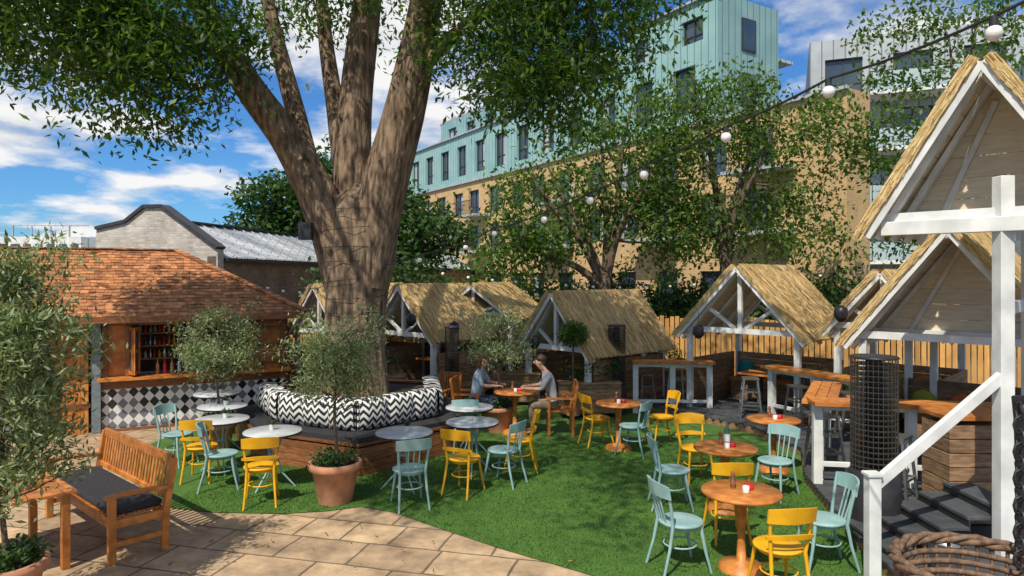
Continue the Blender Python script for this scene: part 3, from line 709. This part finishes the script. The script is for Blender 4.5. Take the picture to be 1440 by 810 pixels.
mb=MB(); mb.lathe([(.037,0),(.037,.17),(.014,.22),(.014,.29)],(0,0,0),'bottle',12); mb.lathe([(.038,.04),(.038,.13)],(0,0,0),'white',12); mb.obj('wine_bottle',loc=(2.62,8.32,.765))
# ---------------------------------------------------------------- garden bench + table
mb=MB(); W=2.05
for sx in (-1,1):
    x=sx*(W/2-.03)
    mb.box((x,-.25,.32),(.06,.07,.64),'orange'); mb.beam((x,.24,0),(x,.26,.45),.06,.07,'orange'); mb.beam((x,.26,.43),(x,.34,.92),.06,.06,'orange')
    mb.box((x,0,.18),(.04,.46,.05),'orange'); mb.box((x,0,.38),(.045,.48,.08),'orange')
    pts=[(x,-.31,.645),(x,-.2,.665),(x,.0,.655),(x,.28,.64)]
    for a,b_ in zip(pts[:-1],pts[1:]): mb.beam(a,b_,.085,.035,'orange')
mb.box((0,-.25,.38),(W-.1,.04,.08),'orange'); mb.box((0,.25,.38),(W-.1,.04,.08),'orange')
for i in range(6): mb.box((0,-.24+i*.09,.435),(W-.14,.07,.022),'orange')
mb.beam((-W/2+.05,.34,.9),(W/2-.05,.34,.9),.04,.1,'orange'); mb.beam((-W/2+.05,.285,.53),(W/2-.05,.285,.53),.035,.06,'orange')
for i in range(24):
    x=-W/2+.12+i*(W-.24)/23; mb.beam((x,.29,.55),(x,.335,.87),.035,.018,'orange',up=(0,1,0))
bench=mb.obj('garden_bench',loc=(-4.48,7.49,.005),rz=math.radians(-41.3),bevel=.005)
mb=MB(); mb.box((0,0,0),(W-.16,.5,.06),'black'); mb.obj('seat_cushion',loc=(0,0,.482),parent=bench,bevel=.025)
mb=MB()
for i in range(9): mb.box((-.6+.0667+i*.1333,0,.735),(.128,.74,.028),'orange')
for sy in (-1,1): mb.box((0,sy*.39,.735),(1.24,.05,.032),'orange'); mb.box((0,sy*.33,.68),(1.1,.03,.08),'orange')
for sx in (-1,1):
    for sy in (-1,1): mb.box((sx*.54,sy*.33,.36),(.07,.07,.72),'orange')
mb.obj('garden_table',loc=(-4.91,6.66,.005),rz=math.radians(-41.3),bevel=.004)
# ---------------------------------------------------------------- olive trees in pots
def pot(mb,r,h_):
    mb.lathe([(r*.66,0),(r*.92,h_*.8),(r*1.0,h_*.82),(r*1.06,h_*.84),(r*1.06,h_),(r*.93,h_),(r*.9,h_*.9)],(0,0,0),'terracotta',28)
    mb.lathe([(r*.9,h_*.9),(.01,h_*.92)],(0,0,0),'soil',20)
def olive(name,x,y,stem,cr,cz,potr,poth,ncl,per,seed,l=.065,w=.018,under=True,spray=14):
    mb=MB()
    if potr: pot(mb,potr,poth)
    C=ellclumps([((0,0,cz),cr,ncl)],seed); rr=random.Random(seed)
    # irregular outline: a few sprays that leave the main mass, one side fuller
    ext=[]
    for j in range(spray):
        t=rr.uniform(0,6.28); q=rr.uniform(1.05,1.35); zz=rr.uniform(-.9,1.1)
        ext.append((cr[0]*q*math.cos(t)*math.cos(zz*.8),cr[1]*q*math.sin(t)*math.cos(zz*.8),cz+cr[2]*q*math.sin(zz)))
    C=np.concatenate([C,np.array(ext)])
    C=np.array([c for c in C if math.sin(c[0]*7+seed)*math.sin(c[1]*6)+math.sin(c[2]*6+seed)*.7>-.75])
    mb.tube([(0,0,poth*.8),(.02,.01,stem*.6),(-.01,0,stem),(0,0,cz)],[.028,.024,.02,.012],'bark2',8)
    for j in list(range(min(28,len(C)-spray)))+list(range(max(0,len(C)-spray),len(C))):
        p=Vector(C[j]); branch(mb,(0,0,max(stem*.9,min(p.z-.25,cz+.2))),p,.009,.003,'bark2',seed+j,sag=.02,sides=4)
    o=mb.obj(name,loc=(x,y,.014))
    V=leafquads(C,.19,per,l,w,seed,-.3); quadmesh('foliage',V,'olive',o)
    if under and potr:
        g=np.random.default_rng(seed); Cu=np.stack([g.uniform(-1,1,20)*potr*.65,g.uniform(-1,1,20)*potr*.65,np.full(20,poth+.04)],1)
        quadmesh('underplanting',leafquads(Cu,.12,40,.05,.03,seed,-.4),'leafd',o)
    return o
olive('potted_olive_tree',-2.2,8.5,1.0,(.48,.5,.52),1.75,.31,.5,95,80,11)
olive('potted_olive_tree',-4.75,11.0,1.25,(.58,.58,.58),1.7,.28,.45,110,75,12)
olive('potted_olive_tree',-.25,12.4,1.2,(.5,.5,.55),1.65,.28,.45,75,70,13)
olive('potted_olive_tree',-4.1,5.5,.9,(.45,.5,1.0),2.0,.3,.5,170,85,14,.085,.022,spray=26)
mb=MB(); pot(mb,.2,.4); mb.tube([(0,0,.3),(0,0,1.4)],.02,'bark2',7); o=mb.obj('topiary_ball_tree',loc=(1.2,13.4,.1))
quadmesh('foliage',leafquads(ellclumps([((0,0,1.6),(.26,.26,.24),110)],5),.1,34,.05,.03,5,0),'leaf2',o)
def boxplanter(x,y,rz,w,seed,h_=.6):
    mb=MB()
    for i in range(int(h_/.12)): mb.box((0,0,.06+i*.12),(w,.4,.114),'timber')
    mb.box((0,0,h_),(w+.04,.44,.03),'timber')
    o=mb.obj('timber_planter_box',loc=(x,y,.1),rz=rz)
    g=np.random.default_rng(seed); n_=int(14*w); C=np.stack([g.uniform(-.5,.5,n_)*w*.9,g.uniform(-.15,.15,n_),h_+g.uniform(.05,.35,n_)],1)
    quadmesh('shrub',leafquads(C,.2,40,.08,.03,seed,-.4),'leafd',o)
boxplanter(1.55,13.7,.1,1.2,1); boxplanter(5.8,12.3,-.6,1.1,2); boxplanter(-3.0,14.6,0,1.4,3); boxplanter(3.2,15.6,0,1.5,4); boxplanter(.1,15.0,0,1.0,6)
# ---------------------------------------------------------------- patio heaters
def heater(x,y,z0,h_,r):
    mb=MB()
    mb.lathe([(r*1.15,0),(r*1.15,h_*.3),(r,h_*.32)],(0,0,0),'blackmetal',20)
    for k in range(30):
        t=k*math.pi/15; mb.tube([(r*math.cos(t),r*math.sin(t),h_*.32),(r*math.cos(t),r*math.sin(t),h_*.96)],.004,'smoke',4)
    for q in range(20): mb.lathe([(r*1.004,0),(r*1.008,.004)],(0,0,h_*(.34+.031*q)),'smoke',20)
    mb.tube([(0,0,h_*.32),(0,0,h_*.95)],r*.35,'smoke',12)
    mb.lathe([(r*.95,0),(r*1.08,.01),(r*1.0,.03),(.02,.05)],(0,0,h_*.96),'blackmetal',20)
    mb.obj('patio_heater',loc=(x,y,z0))
heater(3.9,7.35,.15,1.85,.23); heater(2.15,14.0,.02,1.85,.17); heater(-1.25,14.2,.02,1.8,.14)
mb=MB(); mb.lathe([(.1,0),(.155,.3),(.165,.31),(.16,.32),(.145,.31),(.1,.02)],(0,0,0),'steel',24); mb.obj('steel_bucket',loc=(3.85,6.05,.157))
mb=MB(); mb.box((0,0,0),(2.6,2.6,.1),'deck'); mb.obj('raised_terrace',loc=(2.6,1.9,.67))
mb=MB()
arc=[(.3*math.cos(t),.3*math.sin(t),0) for t in [math.radians(-30+i*10) for i in range(25)]]
for k in range(9):
    z=.42+k*.045; mb.tube([(p[0]*(1+k*.012),p[1]*(1+k*.012),z+.0) for p in arc],.014,'wicker',6)
for ph in (0,2.1,4.2):
    mb.tube([(p[0]*(1.12+.05*math.cos(i*1.1+ph)),p[1]*(1.12+.05*math.cos(i*1.1+ph)),.84+.016*math.sin(i*1.1+ph)) for i,p in enumerate(arc)],.015,'wicker',7)
for i in range(0,25): mb.tube([(arc[i][0],arc[i][1],.4),(arc[i][0]*1.12,arc[i][1]*1.12,.84)],.009,'wicker',5)
mb.lathe([(.28,0),(.3,.02),(.28,.05),(.0,.055)],(0,0,.38),'wicker',24)
for a in range(4):
    t=a*math.pi/2+.78; mb.tube([(.22*math.cos(t),.22*math.sin(t),.4),(.26*math.cos(t),.26*math.sin(t),0)],.018,'wicker',7)
mb.obj('wicker_chair',loc=(2.02,2.92,.72),rz=math.radians(60))
mb=MB()
mb.tube([(2.36,3.15,1.6),(2.34,3.15,2.15),(2.3,3.12,2.24),(2.4,2.95,2.27),(2.9,2.6,2.27)],.022,'blackmetal',8)
mb.tube([(2.36,3.15,.72),(2.36,3.15,1.7)],.028,'blackmetal',8)
for k in range(12):
    r0=.028; 
    mb.tube([(2.27+(r0*math.cos(t*.785) if k%2 else 0),3.05+(0 if k%2 else r0*math.cos(t*.785)),2.2-k*.06+.042*math.sin(t*.785)) for t in range(9)],.006,'blackmetal',5,cap=False)
mb.obj('iron_railing')
# ---------------------------------------------------------------- main tree
trunk=[(-2.65,11.6,0,.85),(-2.65,11.6,.5,.66),(-2.66,11.6,1,.55),(-2.67,11.6,1.5,.49),(-2.66,11.6,2.1,.49),(-2.62,11.6,2.7,.52),(-2.58,11.6,3.2,.57),(-2.55,11.6,3.7,.58),(-2.52,11.6,4.1,.46),(-2.5,11.6,4.4,.15)]
limbs=[
 [(-2.75,11.6,2.5,.36),(-3.1,11.5,3.8,.34),(-3.7,11.4,5.0,.28),(-4.3,11.2,5.9,.24),(-4.85,11,6.9,.2),(-5.4,10.7,8.2,.15),(-6.2,10.3,9.5,.08)],
 [(-3.3,11.5,4.2,.2),(-3.75,11.9,5.6,.17),(-4.2,12,7.2,.13),(-4.6,12.2,9,.06)],
 [(-2.6,11.7,2.7,.40),(-2.75,11.8,4.5,.33),(-2.72,11.9,6,.28),(-2.55,12,7.6,.24),(-2.4,12,9.5,.15),(-2.2,12.2,11,.08)],
 [(-2.5,11.5,2.7,.40),(-2.15,11.4,4.2,.38),(-1.8,11.3,5.5,.34),(-1.5,11.2,6.8,.28),(-1.2,11,8.3,.2),(-.6,10.8,10,.1)],
 [(-2.8,11.8,4,.22),(-3.15,12.2,5.8,.16),(-3.4,12.4,7.2,.13),(-3.6,12.6,9,.08)],
 [(-1.7,11.25,6.0,.13),(-.7,11,6.9,.1),(.4,10.7,7.25,.07),(1.6,10.4,7.2,.04)],
 [(-4.4,11.2,6.0,.1),(-5.3,10.8,6.8,.07),(-6.6,10.2,7.0,.04)],
 [(-4.85,11,6.9,.12),(-4.6,9,8.3,.09),(-4.5,6.5,9.0,.05)],
 [(-1.5,11.2,6.8,.16),(-.8,8.5,8.4,.1),(-.5,5,9.2,.05)],
 [(-1.3,11,7.8,.14),(1.2,9,9,.1),(3,7,9.2,.05)],
]
ells=[((-6.8,9.8,6.8),(1.7,1.5,1.15),120),((-5.1,10.3,6.35),(1.3,1.4,.85),46),((-5.3,9.6,5.4),(.7,.7,.7),22),((-3.9,11.5,7.5),(1.5,1.8,.5),14),
 ((.0,10.6,6.6),(1.4,1.3,1.15),62),((1.4,10.5,6.8),(1.2,1.2,1.0),48),((.5,10.0,5.5),(.8,.8,.5),20),((-2.2,12.5,7.8),(2,2,.5),10),
 ((-2.2,9.3,9.6),(6.8,6.5,1.8),420),((-2.6,2.4,9.6),(3.6,1.6,.9),75)]
hol=[((-1.2,1.),.8),((-6.8,4),1.4),((-3.4,.9),.7)]
kr=random.Random(4)
def keep(c):
    if c[2]>7.8:
        for (h_,r_) in hol:
            if (c[0]-h_[0])**2+(c[1]-h_[1])**2<r_*r_: return False
        if c[1]>9.5: return kr.random()<.3
        if c[2]<3.0+.42*c[1]: return kr.random()<.4
    s=math.sin(c[0]*1.9+.5)*math.sin(c[1]*1.7+1)+.5*math.sin(c[0]*3.7)*math.sin(c[1]*3.3)
    return c[2]<7.8 or s>-.15
make_tree('ash_tree',None,trunk,limbs,ells,21,'leaf','bark',.14,.05,120,.6,150,jit=.075,keep=keep)
mb=MB(); 
for k in range(9):
    z=1.5+k*.28; rr_=.5+max(0,z-2.3)*.09
    mb.tube([(-2.64+rr_*1.07*math.cos(t*.4),11.6+rr_*1.07*math.sin(t*.4),z+t*.012+.03*math.sin(k*2+t*.4)) for t in range(17)],.006,'blackmetal',4,cap=False)
mb.box((-3.35,11.1,3.55),(.2,.18,.28),'blackmetal')
mb.obj('trunk_cable_wrap')
# ---------------------------------------------------------------- background trees
def bgtree(name,x,y,h_,tr,ells,seed,leafm='leaf2',l=.2,w=.10,per=55,crad=.75,fork=.3,nl=6):
    rr=random.Random(seed); zf=h_*fork
    trunk=[(x,y,0,tr*1.3),(x+rr.uniform(-.1,.1),y,zf*.5,tr),(x,y,zf,tr*.95),(x,y,zf+.3,tr*.6)]
    limbs=[]
    for k in range(nl):
        c,r_,_=ells[k%len(ells)]
        tx=c[0]+rr.uniform(-.6,.6)*r_[0];ty=c[1]+rr.uniform(-.6,.6)*r_[1];tz=c[2]+rr.uniform(.2,.8)*r_[2]
        m1=(x+(tx-x)*.25+rr.uniform(-.2,.2),y+(ty-y)*.25,zf+(tz-zf)*.35); m2=(x+(tx-x)*.65+rr.uniform(-.2,.2),y+(ty-y)*.65,zf+(tz-zf)*.7)
        limbs.append([(x,y,zf*.9,tr*.7),(*m1,tr*.5),(*m2,tr*.3),(tx,ty,tz,tr*.1)])
    return make_tree(name,None,trunk,limbs,ells,seed,leafm,'bark2',l,w,per,crad,70,jit=.04)
bgtree('plane_tree',3.0,22,9,.22,[((1.5,22,5.0),(2.1,2,1.9),66),((3.7,22,6.8),(2.4,2,2.4),92),((.2,22,3.4),(1.7,1.5,1.2),38),((5.0,22,4.4),(1.7,1.5,1.7),42)],31)
bgtree('plane_tree',7.2,23,10,.22,[((6.7,23,8.0),(2.2,2,2.0),64),((9.4,23,7.0),(2.5,2,2.3),74),((5.6,23,5.0),(1.6,1.6,1.5),30),((8.8,23,4.2),(2.4,2,1.4),46)],32)
bgtree('plane_tree',13.4,21,12,.2,[((13.5,21,9.8),(2.7,2,1.9),50),((11.9,21,6.9),(1.3,1.5,1.3),20),((15,21,7.0),(2.4,2,2.2),40),((12.8,21,4.2),(2.0,1.6,1.1),30)],33)
bgtree('lime_tree',-9,32,8,.3,[((-10.2,32,6.2),(2.4,2,1.9),70),((-7.6,32,6.8),(2.4,2,2.6),90),((-4.6,32,4.8),(2.6,2,1.9),80),((-11.5,32,4.6),(1.8,2,1.6),50)],34,leafm='leafd',l=.3,w=.18,per=60)
mb=MB(); 
for i in range(22): 
    x=-5+i*1.0; mb.tube([(x,24,0),(x+R.uniform(-.3,.3),24,1.6)],[.05,.02],'bark2',5)
hd=mb.obj('hedge')
quadmesh('foliage',leafquads(ellclumps([((1.5,24,1.4),(8.5,.9,1.4),260),((12,24,1.4),(7,.9,1.5),200),((-4.2,22,2.3),(2.2,.8,1.2),70)],44),.8,60,.2,.12,44,.2),'leafd',hd)
# ---------------------------------------------------------------- string lights
def string(name,pts,bulbs,r=.045,per=1,step=None):
    mb=MB(); P=[Vector(p) for p in pts]; line=[]
    for i in range(len(P)-1):
        for k in range(6):
            t=k/6; p=P[i].lerp(P[i+1],t); p.z-=.05*math.sin(math.pi*t)*(P[i+1]-P[i]).length*.4; line.append(p)
    line.append(P[-1]); mb.tube(line,.009 if r>.03 else .006,'blackmetal',5)
    if bulbs=='nodes': bp=P[1:-1]
    else:
        bp=[];acc=0
        for a,b_ in zip(line[:-1],line[1:]):
            acc+=(b_-a).length
            if acc>step: bp.append(b_);acc=0
    for p in bp:
        mb.lathe([(r*.5,0),(r*.55,-r*1.3)],(p.x,p.y,p.z),'blackmetal',10)
        mb.sphere((p.x,p.y,p.z-r*2.1),r,'bulb',14)
    mb.obj(name)
string('festoon_string_lights',[(2.75,2.8,4.3),(2.4,3.4,4.1),(2.04,4.4,4.08),(1.63,5.2,3.95),(1.18,6.1,3.8),(.8,7,3.67),(.375,8,3.56),(-.24,9.3,3.48),(-.69,10.2,3.33),(-1.49,11,3.16),(-2.1,11.3,3.0)],'nodes',.04)
string('festoon_string_lights',[(-2.6,11.0,2.95),(-3.5,12.3,2.6),(-4.9,13.7,2.65)],'step',.03,step=.35)
string('festoon_string_lights',[(-2.1,11.5,3.1),(.5,13.5,2.75),(4,15,2.7),(7,15.5,2.9)],'step',.03,step=.5)
def lantern(x,y,z):
    mb=MB(); mb.tube([(0,0,.0),(0,0,-.25)],.004,'blackmetal',4)
    mb.lathe([(.03,-.25),(.1,-.3),(.11,-.42),(.06,-.5),(.02,-.52)],(0,0,0),'blackmetal',12)
    mb.obj('hanging_basket_lantern',loc=(x,y,z))
lantern(3.55,13.0,2.15); lantern(-2.1,14.2,2.3); lantern(-1.25,14.8,2.1); lantern(.45,13.6,1.9); lantern(5.3,11.0,2.6)
def armchair():
    mb=MB()
    for sx in (-1,1):
        mb.box((sx*.24,.2,.33),(.045,.045,.66),'orange'); mb.beam((sx*.24,-.22,0),(sx*.24,-.22,.45),.045,.045,'orange'); mb.beam((sx*.24,-.22,.44),(sx*.24,-.3,.92),.045,.045,'orange')
        mb.beam((sx*.24,.24,.66),(sx*.24,-.26,.66),.06,.03,'orange')
    for i in range(6): mb.box((0,-.2+i*.08,.435),(.5,.07,.02),'orange')
    mb.box((0,-.3,.9),(.5,.03,.08),'orange'); mb.box((0,-.235,.5),(.46,.03,.05),'orange')
    for i in range(7): mb.beam((-.18+i*.06,-.235,.5),(-.18+i*.06,-.3,.88),.03,.015,'orange',up=(0,1,0))
    return mb.mesh('wooden_armchair')
ac=armchair()
put(ac,'wooden_armchair',(.85,12.2,.014),math.radians(90)); put(ac,'wooden_armchair',(-.78,12.6,.014),math.radians(-100)); put(ac,'wooden_armchair',(-1.35,13.1,.014),math.radians(150))
# ---------------------------------------------------------------- people
def person(name,loc,rz,top,legs,hair,female=False,lean=.12,zs=1):
    V=[];Ed=[];Rd=[]
    def a(p,r,par=None):
        V.append(p);Rd.append(r if hasattr(r,'__len__') else (r,r))
        if par is not None: Ed.append((par,len(V)-1))
        return len(V)-1
    L2=lean; sw=.18 if not female else .155
    pel=a((0,-.02,.56),(.16,.12)); sp=a((0,L2*.3,.74),(.135,.105),pel); ch=a((0,L2*.8,.95),(.16,.115),sp); nb=a((0,L2*1.2,1.10),(.07,.065),ch)
    nk=a((0,L2*1.45,1.17),.052,nb); h1=a((0,L2*1.75+.02,1.23),(.07,.08),nk); h2=a((0,L2*1.85+.015,1.30),(.076,.092),h1); h3=a((0,L2*1.85,1.365),(.06,.072),h2)
    for s in (-1,1):
        sh=a((s*sw,L2*.95,1.05),.066,ch); el=a((s*(sw+.07),L2+.1,.84),.045,sh); wr=a((s*.15,L2+.3,.83),.03,el); hd=a((s*.11,L2+.37,.835),(.035,.02),wr)
        for i in range(4):
            f1=a((s*(.145-.022*i),L2+.42,.84),.009,hd); f2=a((s*(.14-.022*i),L2+.45+(.004 if i in(1,2) else 0),.83),.008,f1); a((s*(.135-.022*i),L2+.465,.81),.007,f2)
        t1=a((s*.07,L2+.375,.838),.01,wr); a((s*.055,L2+.405,.835),.009,t1)
        hp=a((s*.1,.02,.54),.095,pel); kn=a((s*.13,.42,.53),.066,hp); cf=a((s*.13,.41,.33),.056,kn); an=a((s*.13,.38,.09),.038,cf); a((s*.14,.52,.04),(.045,.032),an)
    me=bpy.data.meshes.new(name); me.from_pydata(V,Ed,[]); o=bpy.data.objects.new(name+'_tmp',me); scene.collection.objects.link(o)
    sk=o.modifiers.new('s','SKIN'); ss=o.modifiers.new('u','SUBSURF'); ss.levels=2; ss.render_levels=2
    for i,r_ in enumerate(Rd): me.skin_vertices[0].data[i].radius=r_
    me.skin_vertices[0].data[0].use_root=True
    dg=bpy.context.evaluated_depsgraph_get(); nm=bpy.data.meshes.new_from_object(o.evaluated_get(dg)); bpy.data.objects.remove(o)
    nm.materials.clear()
    for k in ('skin',top,legs,'walnut'): nm.materials.append(M_[k])
    for p in nm.polygons:
        c=p.center; p.use_smooth=True
        if c.z>1.12: k=0
        elif c.z>.62: k=1
        elif c.z<.1: k=3
        else: k=2
        if c.y>L2+.12 and c.z>.7: k=0
        p.material_index=k
    nm.name=name
    ob=put(nm,name,loc,rz)
    mb=MB(); hy=L2*1.85
    mb.sphere((0,hy-.018,1.345),.094,hair,16,(.95,1.08,.88)); mb.sphere((0,hy-.06,1.29),.07,hair,12,(1,.7,1.1))
    if female: mb.sphere((0,hy-.075,1.19),.075,hair,12,(1.1,.6,1.9))
    mb.tube([(0,hy+.085,1.31),(0,hy+.118,1.275),(0,hy+.095,1.27)],[.008,.014,.01],'skin',8)
    for s in (-1,1): mb.sphere((s*.082,hy+.0,1.285),.022,'skin',8,(.4,.8,1.2)); mb.sphere((s*.032,hy+.094,1.305),.009,'frame',8)
    mb.box((0,hy+.095,1.24),(.04,.01,.007),'red')
    mb.obj('head_details',parent=ob)
    return ob
person('seated_man',(.76,12.2,.0),math.radians(90),'tee','khaki','hair',lean=.14)
person('seated_woman',(-.68,12.6,.0),math.radians(-105),'blouse','denim','hairb',True,lean=.1)
# ---------------------------------------------------------------- light
sd=Vector((-.42,-.9,0)).normalized()*math.cos(math.radians(52)); sd.z=math.sin(math.radians(52))
sun=bpy.data.lights.new('sun','SUN'); sun.energy=5.0; sun.angle=math.radians(.5); sun.color=(1,.93,.80)
so=bpy.data.objects.new('sun',sun); scene.collection.objects.link(so); so.rotation_euler=sd.to_track_quat('Z','Y').to_euler(); so.location=(0,0,30)
w=bpy.data.worlds.new('World'); scene.world=w; w.use_nodes=True; nt=w.node_tree; L=nt.links
bg=nt.nodes['Background']; bg.inputs[1].default_value=.13
sk=N(nt,'ShaderNodeTexSky'); sk.sky_type='NISHITA'; sk.sun_disc=False; sk.sun_elevation=math.radians(52); sk.sun_rotation=math.radians(205); sk.ozone_density=2.5; sk.dust_density=.3
tc=N(nt,'ShaderNodeTexCoord'); sp=N(nt,'ShaderNodeSeparateXYZ'); L.new(tc.outputs['Generated'],sp.inputs[0])
WM=mathf(nt)
zz=WM('ADD',WM('MAXIMUM',sp.outputs[2],0),.2)
cb=N(nt,'ShaderNodeCombineXYZ'); L.new(WM('DIVIDE',sp.outputs[0],zz),cb.inputs[0]); L.new(WM('DIVIDE',sp.outputs[1],zz),cb.inputs[1])
mp=N(nt,'ShaderNodeMapping'); mp.inputs['Location'].default_value=(1.3,.4,0); L.new(cb.outputs[0],mp.inputs[0])
no=N(nt,'ShaderNodeTexNoise'); no.inputs['Scale'].default_value=1.5; no.inputs['Detail'].default_value=9; no.inputs['Roughness'].default_value=.56; L.new(mp.outputs[0],no.inputs[0])
rp=N(nt,'ShaderNodeValToRGB'); rp.color_ramp.elements[0].position=.46; rp.color_ramp.elements[1].position=.57; L.new(no.outputs[0],rp.inputs[0])
n3=N(nt,'ShaderNodeTexNoise'); n3.inputs['Scale'].default_value=3; n3.inputs['Detail'].default_value=6; L.new(mp.outputs[0],n3.inputs[0])
rc=N(nt,'ShaderNodeValToRGB'); rc.color_ramp.elements[0].position=.35; rc.color_ramp.elements[1].position=.58
rc.color_ramp.elements[0].color=(4.0,4.4,5.1,1); rc.color_ramp.elements[1].color=(7.2,7.2,7.2,1); L.new(n3.outputs[0],rc.inputs[0])
tint=N(nt,'ShaderNodeVectorMath',operation='MULTIPLY'); tint.inputs[1].default_value=(.34,.66,1.0); L.new(sk.outputs[0],tint.inputs[0])
mx=N(nt,'ShaderNodeMix',data_type='RGBA'); L.new(rp.outputs[0],mx.inputs[0]); L.new(tint.outputs[0],mx.inputs[6]); L.new(rc.outputs[0],mx.inputs[7]); L.new(mx.outputs[2],bg.inputs[0])
# ---------------------------------------------------------------- camera
cam=bpy.data.cameras.new('camera'); cam.lens=24; cam.sensor_width=36; cam.clip_end=3000; cam.clip_start=.05; cam.shift_y=-15/1440
co=bpy.data.objects.new('camera',cam); scene.collection.objects.link(co); co.location=(0,0,2.8); co.rotation_euler=(math.radians(90),0,0); scene.camera=co
